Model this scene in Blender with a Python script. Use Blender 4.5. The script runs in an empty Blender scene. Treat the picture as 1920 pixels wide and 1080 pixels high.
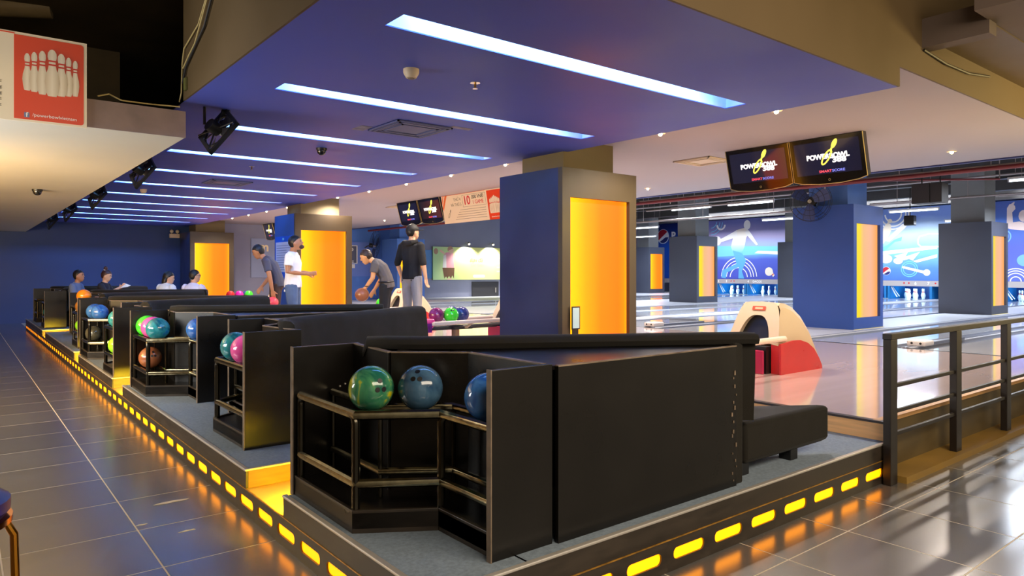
import bpy, bmesh, math, random
from mathutils import Vector, Matrix
random.seed(7)
SC = bpy.context.scene
COL = SC.collection
PI = math.pi

# ------------------------------------------------------------------ camera, world, exposure
YAW = math.atan(1040 / 1308)
cam = bpy.data.cameras.new('camera'); cam.sensor_width = 36; cam.lens = 1308 / 1920 * 36
cam.shift_y = -30 / 1920; cam.clip_end = 200
camo = bpy.data.objects.new('camera', cam); COL.objects.link(camo)
camo.location = (0, 0, 1.40); camo.rotation_euler = (PI / 2, 0, -YAW)
SC.camera = camo
SC.view_settings.view_transform = 'Standard'
SC.view_settings.look = 'None'
SC.view_settings.exposure = 0.0
SC.view_settings.gamma = 1
SC.view_settings.use_curve_mapping = False
SC.cycles.use_denoising = True
SC.cycles.max_bounces = 7
SC.cycles.diffuse_bounces = 4
SC.cycles.glossy_bounces = 4
SC.cycles.caustics_reflective = False
SC.cycles.caustics_refractive = False
SC.cycles.sample_clamp_indirect = 6
w = bpy.data.worlds.new('world'); SC.world = w; w.use_nodes = True
w.node_tree.nodes['Background'].inputs[0].default_value = (1.0, 0.86, 0.66, 1)
w.node_tree.nodes['Background'].inputs[1].default_value = 0.45


def area(name, loc, target, sx, sy, power, col, spread=PI):
    l = bpy.data.lights.new(name, 'AREA'); l.shape = 'RECTANGLE'; l.size = sx; l.size_y = sy
    l.energy = power; l.color = col; l.spread = spread
    o = bpy.data.objects.new(name, l); COL.objects.link(o); o.location = loc
    d = Vector(target) - Vector(loc)
    o.rotation_euler = d.to_track_quat('-Z', 'Y').to_euler()
    return o


# concourse lamps behind and beside the camera, plus added soffit fills
area('concourse_lamp', (2.5, -1.2, 3.2), (3.2, 2.5, 0.4), 5, 1.2, 230, (1.0, 0.84, 0.64))
area('soffit_fill_amber', (-2.6, 9.0, 1.7), (0.6, 13.0, 2.5), 4.5, 0.8, 360, (1.0, 0.62, 0.20))  # unseen area light added to tint the left soffit amber
area('soffit_fill_white', (-2.4, 6.6, 1.5), (0.6, 8.4, 2.5), 3.5, 1.0, 240, (0.98, 0.98, 0.94))  # unseen area light added to brighten the near part of the soffit
area('shop_front_lamp', (10.5, -0.5, 2.0), (8.0, 2.3, 3.2), 2.0, 1.2, 70, (1.0, 0.72, 0.26), 1.5)


# ------------------------------------------------------------------ materials
def lin(c):
    c = c / 255.0
    return c / 12.92 if c <= 0.04045 else ((c + 0.055) / 1.055) ** 2.4


def rgb(r, g, b): return (lin(r), lin(g), lin(b), 1)


MATS = {}


def M(name, col, rough=0.5, metal=0.0, spec=0.5, noise=None, bump=None, emit=None, coat=0.0, rnd=0.0, sheen=0.0):
    """procedural principled material; col is sRGB 0-255"""
    if name in MATS: return MATS[name]
    m = bpy.data.materials.new(name); m.use_nodes = True
    nt = m.node_tree; N = nt.nodes; L = nt.links
    p = N['Principled BSDF']
    c = rgb(*col)
    p.inputs['Base Color'].default_value = c
    p.inputs['Roughness'].default_value = rough
    p.inputs['Metallic'].default_value = metal
    p.inputs['Specular IOR Level'].default_value = spec
    p.inputs['Coat Weight'].default_value = coat
    p.inputs['Coat Roughness'].default_value = 0.06
    if sheen: p.inputs['Sheen Weight'].default_value = sheen
    if emit:
        p.inputs['Emission Color'].default_value = rgb(*emit[0]); p.inputs['Emission Strength'].default_value = emit[1]
    tc = None
    if noise or bump:
        tc = N.new('ShaderNodeTexCoord')
    if noise:
        sc, amt = noise[:2]
        nz = N.new('ShaderNodeTexNoise'); nz.inputs['Scale'].default_value = sc; nz.inputs['Detail'].default_value = 5
        if len(noise) > 2:
            mp = N.new('ShaderNodeMapping'); mp.inputs['Scale'].default_value = noise[2]
            L.new(tc.outputs['Object'], mp.inputs[0]); L.new(mp.outputs[0], nz.inputs['Vector'])
        else:
            L.new(tc.outputs['Object'], nz.inputs['Vector'])
        mr = N.new('ShaderNodeMapRange'); mr.inputs[1].default_value = 0.3; mr.inputs[2].default_value = 0.7
        mr.inputs[3].default_value = 1 - amt; mr.inputs[4].default_value = 1 + amt
        L.new(nz.outputs[0], mr.inputs[0])
        hv = N.new('ShaderNodeHueSaturation'); hv.inputs['Color'].default_value = c
        L.new(mr.outputs[0], hv.inputs['Value'])
        if rnd:
            oi = N.new('ShaderNodeObjectInfo'); mr2 = N.new('ShaderNodeMapRange')
            mr2.inputs[3].default_value = 1 - rnd; mr2.inputs[4].default_value = 1 + rnd
            L.new(oi.outputs['Random'], mr2.inputs[0])
            mu = N.new('ShaderNodeMath'); mu.operation = 'MULTIPLY'
            L.new(mr.outputs[0], mu.inputs[0]); L.new(mr2.outputs[0], mu.inputs[1]); L.new(mu.outputs[0], hv.inputs['Value'])
        L.new(hv.outputs[0], p.inputs['Base Color'])
        rr = N.new('ShaderNodeMapRange'); rr.inputs[1].default_value = 0.3; rr.inputs[2].default_value = 0.7
        rr.inputs[3].default_value = max(0.02, rough * 0.85); rr.inputs[4].default_value = min(1, rough * 1.2)
        L.new(nz.outputs[0], rr.inputs[0]); L.new(rr.outputs[0], p.inputs['Roughness'])
    if bump:
        nb = N.new('ShaderNodeTexNoise'); nb.inputs['Scale'].default_value = bump[0]; nb.inputs['Detail'].default_value = 3
        L.new(tc.outputs['Object'], nb.inputs['Vector'])
        b = N.new('ShaderNodeBump'); b.inputs['Strength'].default_value = bump[1]; b.inputs['Distance'].default_value = 0.01
        L.new(nb.outputs[0], b.inputs['Height']); L.new(b.outputs[0], p.inputs['Normal'])
    MATS[name] = m
    return m


def ramp_mat(name, stops, axis='X', coord='Generated', emit=0.0, over=1.0, rough=0.5, noise=None, scale=1.0, coat=0.0, spec=0.5):
    """colour ramp along an object axis (flat print or back-lit sheet)"""
    if name in MATS: return MATS[name]
    m = bpy.data.materials.new(name); m.use_nodes = True
    nt = m.node_tree; N = nt.nodes; L = nt.links; p = N['Principled BSDF']
    tc = N.new('ShaderNodeTexCoord'); sx = N.new('ShaderNodeSeparateXYZ'); L.new(tc.outputs[coord], sx.inputs[0])
    r = N.new('ShaderNodeValToRGB'); e = r.color_ramp.elements
    for i, (pos, c) in enumerate(stops):
        el = e[i] if i < 2 else e.new(pos)
        cc = rgb(*c); el.position = pos; el.color = (cc[0], cc[1] / over, cc[2] / over, 1)
    src = sx.outputs['XYZ'.index(axis)]
    if noise:
        nz = N.new('ShaderNodeTexNoise'); nz.inputs['Scale'].default_value = noise[0]; nz.inputs['Detail'].default_value = 4
        L.new(tc.outputs['Object'], nz.inputs['Vector'])
        ma = N.new('ShaderNodeMath'); ma.operation = 'MULTIPLY_ADD'; ma.inputs[1].default_value = noise[1]
        L.new(nz.outputs[0], ma.inputs[0]); L.new(src, ma.inputs[2]); src = ma.outputs[0]
    L.new(src, r.inputs[0])
    if emit: p.inputs['Base Color'].default_value = (0.01, 0.008, 0.005, 1)
    else: L.new(r.outputs[0], p.inputs['Base Color'])
    p.inputs['Roughness'].default_value = rough
    p.inputs['Coat Weight'].default_value = coat
    p.inputs['Specular IOR Level'].default_value = spec
    if emit:
        L.new(r.outputs[0], p.inputs['Emission Color']); p.inputs['Emission Strength'].default_value = emit * over
    MATS[name] = m
    return m


def marble(name, c1, c2, c3=None, scale=5.0, rough=0.12):
    if name in MATS: return MATS[name]
    m = bpy.data.materials.new(name); m.use_nodes = True
    nt = m.node_tree; N = nt.nodes; L = nt.links; p = N['Principled BSDF']
    tc = N.new('ShaderNodeTexCoord'); nz = N.new('ShaderNodeTexNoise'); nz.inputs['Scale'].default_value = scale
    nz.inputs['Detail'].default_value = 6; nz.inputs['Distortion'].default_value = 1.6
    L.new(tc.outputs['Object'], nz.inputs['Vector'])
    r = N.new('ShaderNodeValToRGB'); e = r.color_ramp.elements
    e[0].position = 0.38; e[0].color = rgb(*c1); e[1].position = 0.55; e[1].color = rgb(*c2)
    if c3: el = e.new(0.64); el.color = rgb(*c3)
    L.new(nz.outputs[0], r.inputs[0]); L.new(r.outputs[0], p.inputs['Base Color'])
    p.inputs['Roughness'].default_value = rough; p.inputs['Coat Weight'].default_value = 0.4
    MATS[name] = m
    return m


# ------------------------------------------------------------------ mesh builder
class MB:
    def __init__(self): self.v = []; self.f = []

    def add(self, vs, fs):
        o = len(self.v); self.v += [tuple(a) for a in vs]; self.f += [tuple(i + o for i in f) for f in fs]; return self

    def box(self, x0, y0, z0, x1, y1, z1):
        vs = [(x, y, z) for z in (z0, z1) for x, y in ((x0, y0), (x1, y0), (x1, y1), (x0, y1))]
        return self.add(vs, [(3, 2, 1, 0), (4, 5, 6, 7), (0, 1, 5, 4), (1, 2, 6, 5), (2, 3, 7, 6), (3, 0, 4, 7)])

    def prism(self, poly, a, b, axis='z'):
        """extrude a 2-D polygon between a and b along an axis"""
        def P(p, t):
            return {'z': (p[0], p[1], t), 'y': (p[0], t, p[1]), 'x': (t, p[0], p[1])}[axis]
        n = len(poly)
        vs = [P(p, a) for p in poly] + [P(p, b) for p in poly]
        fs = [tuple(range(n - 1, -1, -1)), tuple(range(n, 2 * n))] + [(i, (i + 1) % n, n + (i + 1) % n, n + i) for i in range(n)]
        return self.add(vs, fs)

    def tube(self, pts, r, n=8, caps=True):
        pts = [Vector(p) for p in pts]; rs = r if isinstance(r, (list, tuple)) else [r] * len(pts)
        t0 = (pts[1] - pts[0]).normalized()
        up = Vector((0, 0, 1)) if abs(t0.z) < 0.9 else Vector((1, 0, 0))
        vs = []; prev = None
        for i, p in enumerate(pts):
            if i == 0: t = pts[1] - pts[0]
            elif i == len(pts) - 1: t = pts[i] - pts[i - 1]
            else: t = (pts[i + 1] - pts[i]).normalized() + (pts[i] - pts[i - 1]).normalized()
            t.normalize()
            if prev is None: u = t.cross(up).normalized()
            else:
                u = prev - t * prev.dot(t)
                u = u.normalized() if u.length > 1e-6 else t.cross(up).normalized()
            prev = u; w_ = t.cross(u)
            for k in range(n):
                a = 2 * PI * k / n
                vs.append(p + (u * math.cos(a) + w_ * math.sin(a)) * rs[i])
        fs = []
        for i in range(len(pts) - 1):
            for k in range(n):
                a = i * n + k; b = i * n + (k + 1) % n
                fs.append((a, a + n, b + n, b))
        if caps: fs += [tuple(range(n)), tuple(range(len(vs) - 1, len(vs) - n - 1, -1))]
        return self.add(vs, fs)

    def cyl(self, p0, p1, r0, r1=None, n=16): return self.tube([p0, p1], [r0, r0 if r1 is None else r1], n)

    def sphere(self, c, r, nu=20, nv=12, s=(1, 1, 1)):
        vs = [(c[0], c[1], c[2] + r * s[2])]
        for j in range(1, nv):
            th = PI * j / nv
            for i in range(nu):
                ph = 2 * PI * i / nu
                vs.append((c[0] + r * s[0] * math.sin(th) * math.cos(ph), c[1] + r * s[1] * math.sin(th) * math.sin(ph), c[2] + r * s[2] * math.cos(th)))
        vs.append((c[0], c[1], c[2] - r * s[2]))
        fs = [(0, 1 + i, 1 + (i + 1) % nu) for i in range(nu)]
        for j in range(nv - 2):
            for i in range(nu):
                a = 1 + j * nu + i; b = 1 + j * nu + (i + 1) % nu
                fs.append((a, a + nu, b + nu, b))
        l = len(vs) - 1; a = 1 + (nv - 2) * nu
        fs += [(l, a + (i + 1) % nu, a + i) for i in range(nu)]
        return self.add(vs, fs)

    def lathe(self, prof, c=(0, 0, 0), n=20):
        """profile of (r, z) bottom to top"""
        vs = []
        for r, z in prof:
            for k in range(n):
                a = 2 * PI * k / n; vs.append((c[0] + r * math.cos(a), c[1] + r * math.sin(a), c[2] + z))
        fs = []
        for i in range(len(prof) - 1):
            for k in range(n):
                a = i * n + k; b = i * n + (k + 1) % n
                fs.append((a, b, b + n, a + n))
        fs += [tuple(range(n - 1, -1, -1)), tuple(range(len(vs) - n, len(vs)))]
        return self.add(vs, fs)

    def loft(self, rings):
        n = len(rings[0]); vs = [p for r in rings for p in r]; fs = []
        for i in range(len(rings) - 1):
            for k in range(n):
                a = i * n + k; b = i * n + (k + 1) % n
                fs.append((a, b, b + n, a + n))
        fs += [tuple(range(n - 1, -1, -1)), tuple(range(len(vs) - n, len(vs)))]
        return self.add(vs, fs)

    def quad(self, a, b, c, d): return self.add([a, b, c, d], [(0, 1, 2, 3)])

    def poly3(self, pts): return self.add(pts, [tuple(range(len(pts)))])

    def mesh(self, name, mat, smooth=0.6, fix=True):
        me = bpy.data.meshes.new(name); me.from_pydata(self.v, [], self.f)
        if fix:
            bm = bmesh.new(); bm.from_mesh(me); bmesh.ops.recalc_face_normals(bm, faces=bm.faces[:]); bm.to_mesh(me); bm.free()
        for m in (mat if isinstance(mat, list) else [mat]): me.materials.append(m)
        if smooth:
            me.polygons.foreach_set('use_smooth', [True] * len(me.polygons)); me.set_sharp_from_angle(angle=smooth)
        me.update()
        return me

    def build(self, name, mat, parent=None, loc=None, smooth=0.6, bevel=0, seg=2, fix=True):
        o = bpy.data.objects.new(name, self.mesh(name, mat, smooth, fix)); COL.objects.link(o)
        if parent: o.parent = parent
        if loc: o.location = loc
        if bevel:
            b = o.modifiers.new('bevel', 'BEVEL'); b.width = bevel; b.segments = seg; b.limit_method = 'ANGLE'; b.angle_limit = 0.6
        return o


def thing(name, label, cat, loc=(0, 0, 0), rz=0, group=None):
    o = bpy.data.objects.new(name, None); COL.objects.link(o); o.location = loc; o.rotation_euler = (0, 0, rz)
    o.empty_display_size = 0.1
    return tag(o, label, cat, group)


def tag(o, label, cat, group=None):
    o['label'] = label; o['category'] = cat
    if group: o['group'] = group
    return o


def struct(o): o['kind'] = 'structure'; return o


def inst(src, name, parent=None, loc=(0, 0, 0), rot=(0, 0, 0)):
    o = src.copy(); o.name = name; COL.objects.link(o); o.parent = parent; o.location = loc; o.rotation_euler = rot
    return o


def copy_tree(o, parent=None):
    c = o.copy(); COL.objects.link(c); c.parent = parent
    for ch in o.children: copy_tree(ch, c)
    return c


def frame(o, origin, right, up):
    """place an object whose local x/y lie in a plane (print, lettering) at origin with given right and up vectors"""
    r = Vector(right).normalized(); u = Vector(up).normalized(); n = r.cross(u)
    m = Matrix((r, u, n)).transposed().to_4x4(); m.translation = Vector(origin)
    o.matrix_local = m
    return o


def text_mesh(s, size, extr=0.0015, bold=0.0, shear=0.0, ax='CENTER', space=1.0):
    c = bpy.data.curves.new('t', 'FONT'); c.body = s; c.size = size; c.extrude = extr; c.align_x = ax; c.align_y = 'CENTER'
    c.offset = bold; c.shear = shear; c.resolution_u = 3; c.space_character = space
    o = bpy.data.objects.new('t', c); COL.objects.link(o)
    dg = bpy.context.evaluated_depsgraph_get()
    me = bpy.data.meshes.new_from_object(o.evaluated_get(dg))
    bpy.data.objects.remove(o); bpy.data.curves.remove(c)
    return me


def text(s, size, mat, parent, origin, right, up, name='lettering', sx=1.0, **k):
    me = text_mesh(s, size, **k)
    if sx != 1.0:
        for v in me.vertices: v.co.x *= sx
    me.materials.clear(); me.materials.append(mat)
    o = bpy.data.objects.new(name, me); COL.objects.link(o); o.parent = parent
    return frame(o, origin, right, up)


def flat(polys, mat, parent, origin, right, up, name, depth=0.002):
    """flat printed shape: polygons in the local xy plane given a little thickness"""
    b = MB()
    for p in polys: b.prism(p, 0, depth)
    o = b.build(name, mat, parent, smooth=0)
    return frame(o, origin, right, up)


def circle(cx, cy, r, n=24, a0=0, a1=2 * PI, ry=None):
    ry = ry or r
    full = abs(a1 - a0 - 2 * PI) < 1e-6
    return [(cx + r * math.cos(a0 + (a1 - a0) * i / (n if full else n - 1)), cy + ry * math.sin(a0 + (a1 - a0) * i / (n if full else n - 1))) for i in range(n)]


def arcband(cx, cy, r0, r1, a0, a1, n=18):
    return [[(cx + r * math.cos(a), cy + r * math.sin(a)) for r, a in ((r0, t0), (r1, t0), (r1, t1), (r0, t1))]
            for t0, t1 in ((a0 + (a1 - a0) * i / n, a0 + (a1 - a0) * (i + 1) / n) for i in range(n))]


def rrect(x0, y0, x1, y1, r, n=4):
    out = []
    for cx, cy, a in ((x1 - r, y0 + r, -PI / 2), (x1 - r, y1 - r, 0), (x0 + r, y1 - r, PI / 2), (x0 + r, y0 + r, PI)):
        for i in range(n + 1):
            t = a + PI / 2 * i / n; out.append((cx + r * math.cos(t), cy + r * math.sin(t)))
    return out


def stroke(pts, w0):
    """polyline with a width as a list of quads"""
    out = []
    for i, (a, b) in enumerate(zip(pts, pts[1:])):
        dx, dy = b[0] - a[0], b[1] - a[1]; l = math.hypot(dx, dy) or 1; nx, ny = -dy / l * w0 / 2, dx / l * w0 / 2
        out.append([(a[0] + nx, a[1] + ny), (a[0] - nx, a[1] - ny), (b[0] - nx, b[1] - ny), (b[0] + nx, b[1] + ny)])
    return out

# ------------------------------------------------------------------ shared materials
m_tile = M('floor_tile_glaze', (93, 91, 89), 0.2, noise=(1.4, 0.22, (0.5, 3, 1)), rnd=0.10, bump=(2.0, 0.03), coat=1.0)
m_tile.node_tree.nodes['Principled BSDF'].inputs['Coat IOR'].default_value = 2.2
m_tile.node_tree.nodes['Principled BSDF'].inputs['Coat Roughness'].default_value = 0.27
m_grout = M('grout', (206, 192, 170), 0.8)
m_carpet = M('carpet', (122, 136, 150), 0.95, noise=(60, 0.2), bump=(300, 0.25))
m_lam = M('black_laminate', (19, 16, 13), 0.3, spec=0.4, noise=(3, 0.15), bump=(8, 0.02))
m_edge = M('worn_panel_edge', (120, 104, 88), 0.45, noise=(12, 0.35))
m_fascia = M('dark_fascia', (52, 44, 36), 0.35, noise=(5, 0.3, (1, 1, 4)))
m_alu = M('aluminium', (214, 208, 200), 0.36, metal=0.6)
m_chrome = M('chrome', (215, 210, 205), 0.12, metal=1.0)
m_rail = M('dark_chrome', (140, 132, 106), 0.16, metal=1.0, noise=(30, 0.25))
m_postm = M('black_chrome', (58, 54, 46), 0.2, metal=0.9)
m_blue = M('blue_ceiling_paint', (76, 90, 190), 0.55, noise=(0.8, 0.08))
m_white = M('white_ceiling_paint', (170, 163, 170), 0.7, noise=(0.7, 0.05))
m_soffit = M('soffit_paint', (214, 206, 190), 0.7, noise=(0.7, 0.05))
m_brown = M('brown_fascia_paint', (88, 70, 42), 0.6, noise=(0.9, 0.1))
m_void = M('dark_void', (104, 90, 64), 0.8, noise=(2, 0.3))
m_conc = M('raw_board_edge', (138, 118, 112), 0.8, noise=(6, 0.18))
m_cove = M('cove_paint', (225, 230, 240), 0.7)
m_navy = M('navy_wall_paint', (34, 62, 118), 0.5, noise=(0.6, 0.12))
m_bluewall = M('blue_lit_paint', (84, 132, 220), 0.5, noise=(0.8, 0.06))  # blue light on far wall and column necks put into the colour
m_grey = M('grey_wall_paint', (146, 150, 176), 0.6, noise=(0.8, 0.08))
m_col = M('slate_column_paint', (66, 70, 84), 0.45, noise=(1.2, 0.1))
m_colnavy = M('navy_column_paint', (36, 44, 78), 0.42, noise=(1.6, 0.15))
m_colblue = M('blue_lit_column', (38, 78, 160), 0.42, noise=(1.2, 0.06))  # blue light falling on these columns is part of the base colour
m_maple = M('maple_approach', (226, 204, 194), 0.10, noise=(1.2, 0.05, (0.3, 6, 1)), coat=0.6)
m_lane = M('synthetic_lane', (226, 227, 230), 0.10, noise=(1.2, 0.04, (0.2, 6, 1)), coat=0.6)
m_ply = M('plywood_edge', (222, 170, 112), 0.5, noise=(5, 0.15, (1, 0.6, 8)))
m_gutter = M('gutter_grey', (120, 126, 142), 0.3)
m_cap = M('division_cap', (208, 210, 218), 0.3)
m_dark = M('dark_steel', (58, 56, 58), 0.6, noise=(2, 0.25))
m_black = M('black_plastic', (18, 17, 18), 0.4)
m_ivory = M('ivory_fibreglass', (216, 194, 164), 0.28)
m_red = M('red_fibreglass', (205, 42, 46), 0.3, noise=(4, 0.06))
m_fab = M('black_fabric', (27, 24, 19), 0.85, spec=0.25, noise=(4, 0.25), bump=(220, 0.15), sheen=0.05)
m_cream = M('cream_plastic', (222, 200, 168), 0.5)
m_wire = M('cable_cream', (186, 166, 110), 0.6)
m_wdark = M('cable_black', (24, 20, 18), 0.6)
m_emY = M('amber_step_diffuser', (255, 200, 20), 0.4, emit=((255, 135, 0), 3.0))
m_emW = M('fluorescent_tube', (255, 255, 255), 0.4, emit=((236, 248, 255), 6))
m_emL = M('halogen_bulb', (255, 240, 210), 0.4, emit=((255, 226, 170), 25))
m_wht = M('white_print', (244, 242, 238), 0.5)
m_orange = M('orange_red_print', (222, 62, 18), 0.45)
m_printcream = M('cream_print', (240, 226, 200), 0.5)
m_blackprint = M('black_print', (34, 30, 30), 0.5)
m_redpipe = M('red_pipe_paint', (120, 44, 52), 0.5)
m_pipe = M('grey_pipe', (150, 140, 140), 0.5)

EX, EY, EZ = (1, 0, 0), (0, 1, 0), (0, 0, 1)

# ------------------------------------------------------------------ floor: grout bed and single tiles
fl = struct(MB().box(-4, -4, -0.1, 14, 23.2, -0.0008).build('floor', m_grout, smooth=0))
tile_src = None


def put_tile(x, y):
    global tile_src
    if tile_src is None:
        tile_src = MB().box(0.004, 0.004, -0.02, 0.596, 0.596, 0).build('tile', m_tile, fl, smooth=0); tile_src.location = (x, y, 0); return
    inst(tile_src, 'tile', fl, (x, y, 0))


ntile = 0
for j in range(-6, 33):
    y = 3.62 + 0.6 * j
    xs = [0.765 - 0.6 * k for k in range(-1, 3)] if y > 2.0 else [0.765 + 0.6 * k for k in range(-2, 13)]
    for x in xs:
        if y > 2.0 and x > 1.31: continue
        if y < 1.1 and x > 5.5: continue
        if x < 0.03 * y - 1.1: continue
        put_tile(x, y); ntile += 1
rest = MB()
for j in range(-8, 33):
    y = 3.62 + 0.6 * j
    for k in range(-8, 22):
        x = 0.765 + 0.6 * k
        inset = (y > 2.0 and 0.03 * y - 1.1 <= x <= 1.31) or (-6 <= j and y <= 2.0 and -2 <= k < 13 and not (y < 1.1 and x > 5.5) and x >= 0.03 * y - 1.1)
        if y > 2.0 and x > 1.31 or inset or y > 23 or x > 13.2: continue
        rest.box(x + 0.002, y + 0.002, -0.02, x + 0.598, y + 0.598, 0)
o = rest.build('tile_field', m_tile, fl, smooth=0); o['kind'] = 'stuff'

# ------------------------------------------------------------------ raised platform, riser with amber step lights
BLK = [(2.09, 3.51), (4.10, 7.93), (8.53, 11.2), (11.67, 15.85), (16.41, 20.6)]
b = MB().box(1.75, 2.10, 0, 4.88, 20.6, 0.26)
for y0, y1 in BLK: b.box(1.315, y0 + 0.01, 0.14, 1.76, y1 - 0.01, 0.26)
plat = struct(b.build('floor_platform', m_carpet, smooth=0))
MB().box(1.33, 2.12, 0.0, 1.78, 20.6, 0.138).build('plinth_core', m_fascia, plat, smooth=0)
for i, (y0, y1) in enumerate(BLK):
    MB().box(1.30, y0, 0.152, 1.316, y1, 0.252).build('fascia', m_fascia, plat, smooth=0, bevel=0.002)
    if i: MB().box(1.316, y0, 0.152, 1.76, y0 + 0.014, 0.252).build('end_fascia', M('end_fascia_wood', (150, 96, 44), 0.4, noise=(6, 0.2, (1, 1, 6))), plat, smooth=0)
    MB().box(1.295, y0 - 0.004, 0.250, 1.322, y1 + 0.004, 0.264).build('nosing', m_alu, plat, smooth=0, bevel=0.004)
    if i: MB().box(1.31, y0 - 0.005, 0.250, 1.76, y0 + 0.02, 0.264).build('nosing', m_alu, plat, smooth=0, bevel=0.004)
MB().box(1.30, 2.09, 0.152, 4.84, 2.105, 0.252).build('fascia', m_fascia, plat, smooth=0, bevel=0.002)
MB().box(1.295, 2.085, 0.250, 4.85, 2.112, 0.264).build('nosing', m_alu, plat, smooth=0, bevel=0.004)
m_bead = M('brass_bead', (190, 140, 60), 0.35, metal=0.6, noise=(20, 0.4))
MB().box(1.297, 2.09, 0.147, 1.304, 20.6, 0.153).build('bead', m_bead, plat, smooth=0)
MB().box(1.30, 2.087, 0.147, 4.84, 2.094, 0.153).build('bead', m_bead, plat, smooth=0)
m_step = M('step_tread_tile', (222, 184, 90), 0.35, noise=(5, 0.12))
for (a0, a1), (b0, b1) in zip(BLK, BLK[1:]):
    MB().box(1.302, a1 - 0.02, 0.12, 1.752, b0 + 0.02, 0.149).build('step_tread', m_step, plat, smooth=0)
    area('step_strip', (1.53, a1 + 0.03, 0.245), (1.53, a1 + 0.18, 0.12), 0.4, 0.03, 11, (1.0, 0.64, 0.02), 1.9)


def riser_cell(P, H=0.147):
    """front plate with a rounded slot cut through it, and the diffuser that sits behind the slot"""
    hole = rrect(P / 2 - 0.117, 0.048, P / 2 + 0.117, 0.104, 0.026)
    bm = bmesh.new()
    outer = [bm.verts.new((x, 0, z)) for x, z in ((0, 0), (P / 2, 0), (P, 0), (P, H / 2), (P, H), (P / 2, H), (0, H), (0, H / 2))]
    inn = [bm.verts.new((x, 0, z)) for x, z in hole]
    ed = [bm.edges.new((a, c)) for L_ in (outer, inn) for a, c in zip(L_, L_[1:] + L_[:1])]
    bmesh.ops.triangle_fill(bm, edges=ed, use_beauty=True)
    back = [bm.verts.new((x, 0.02, z)) for x, z in hole]
    n = len(hole)
    for i in range(n): bm.faces.new((inn[i], inn[(i + 1) % n], back[(i + 1) % n], back[i]))
    bmesh.ops.recalc_face_normals(bm, faces=bm.faces[:])
    me = bpy.data.meshes.new('riser_panel'); bm.to_mesh(me); bm.free(); me.materials.append(m_fascia)
    lb = MB().prism(hole, 0.009, 0.02, 'y').mesh('step_light', m_emY, smooth=0)
    return me, lb


def riser_run(P, n, place):
    me, lb = riser_cell(P)
    for i in range(n):
        loc, rz = place(i)
        for nm, d in (('riser_panel', me), ('step_light', lb)):
            o = bpy.data.objects.new(nm, d); COL.objects.link(o); o.parent = plat; o.location = loc; o.rotation_euler = (0, 0, rz)


riser_run(0.308, 60, lambda i: ((1.30, 2.09 + 0.308 * (i + 1), 0), -PI / 2))
riser_run(0.3218, 11, lambda i: ((1.30 + 0.3218 * i, 2.09, 0), 0))

# ------------------------------------------------------------------ approach and lanes
ap = struct(MB().box(4.90, 2.19, 0.0, 9.80, 23.2, 0.39).build('floor_approach', m_maple, smooth=0, bevel=0.003))
MB().box(4.878, 2.12, 0.262, 4.90, 20.6, 0.378).build('plywood_face', m_ply, ap, smooth=0)
MB().box(4.875, 2.10, 0.376, 4.93, 23.1, 0.3915).build('edge_trim', M('dark_trim', (44, 34, 34), 0.4), ap, smooth=0)
MB().box(9.80, 2.19, 0.30, 9.86, 23.2, 0.392).build('foul_line', m_black, ap, smooth=0)
lf = struct(MB().box(9.86, 2.19, 0.0, 29.6, 23.2, 0.30).build('floor_lane_bed', m_cap, smooth=0))
LANES = []
for yc in (4.0, 8.3, 12.0, 18.1): LANES += [yc - 0.8, yc + 0.8]
edges = []
for i, y in enumerate(LANES):
    ln = struct(MB().box(9.86, y - 0.53, 0.28, 28.9, y + 0.53, 0.39).build('floor_lane', m_lane, smooth=0))
    for s in (-1, 1):
        c = y + s * 0.635
        prof = [(c + 0.105 * math.cos(a), 0.385 + 0.08 * math.sin(a)) for a in [PI + PI * k / 10 for k in range(11)]]
        prof += [(p[0], p[1] - 0.012) for p in prof[::-1]]
        MB().prism(prof, 9.86, 28.9, 'x').build('gutter', m_gutter, ln)
    edges.append((y - 0.742, y + 0.742))
prev = 2.19
for lo, hi in edges + [(23.2, 23.2)]:
    if lo - prev > 0.02:
        MB().box(9.86, prev, 0.29, 28.9, lo, 0.40).build('division_cap', m_cap, lf, smooth=0, bevel=0.006)
        MB().box(9.86, prev + 0.02, 0.395, 27.5, prev + 0.05, 0.404).build('cap_strip', m_gutter, lf, smooth=0)
        MB().box(9.86, lo - 0.05, 0.395, 27.5, lo - 0.02, 0.404).build('cap_strip', m_gutter, lf, smooth=0)
    prev = hi
# low side wall under the approach and lanes, behind the railing
sw = struct(MB().box(4.93, 2.165, 0, 29, 2.19, 0.37).build('wall_side', M('olive_board', (92, 76, 44), 0.5, noise=(3, 0.25, (1, 1, 3))), smooth=0))
MB().box(4.90, 2.15, 0.365, 29, 2.20, 0.392).build('capping', m_ply, sw, smooth=0)
MB().box(4.90, 1.98, 0, 29, 2.166, 0.045).build('kerb', M('ochre_kerb', (150, 116, 52), 0.5, noise=(3, 0.2)), sw, smooth=0)

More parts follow.
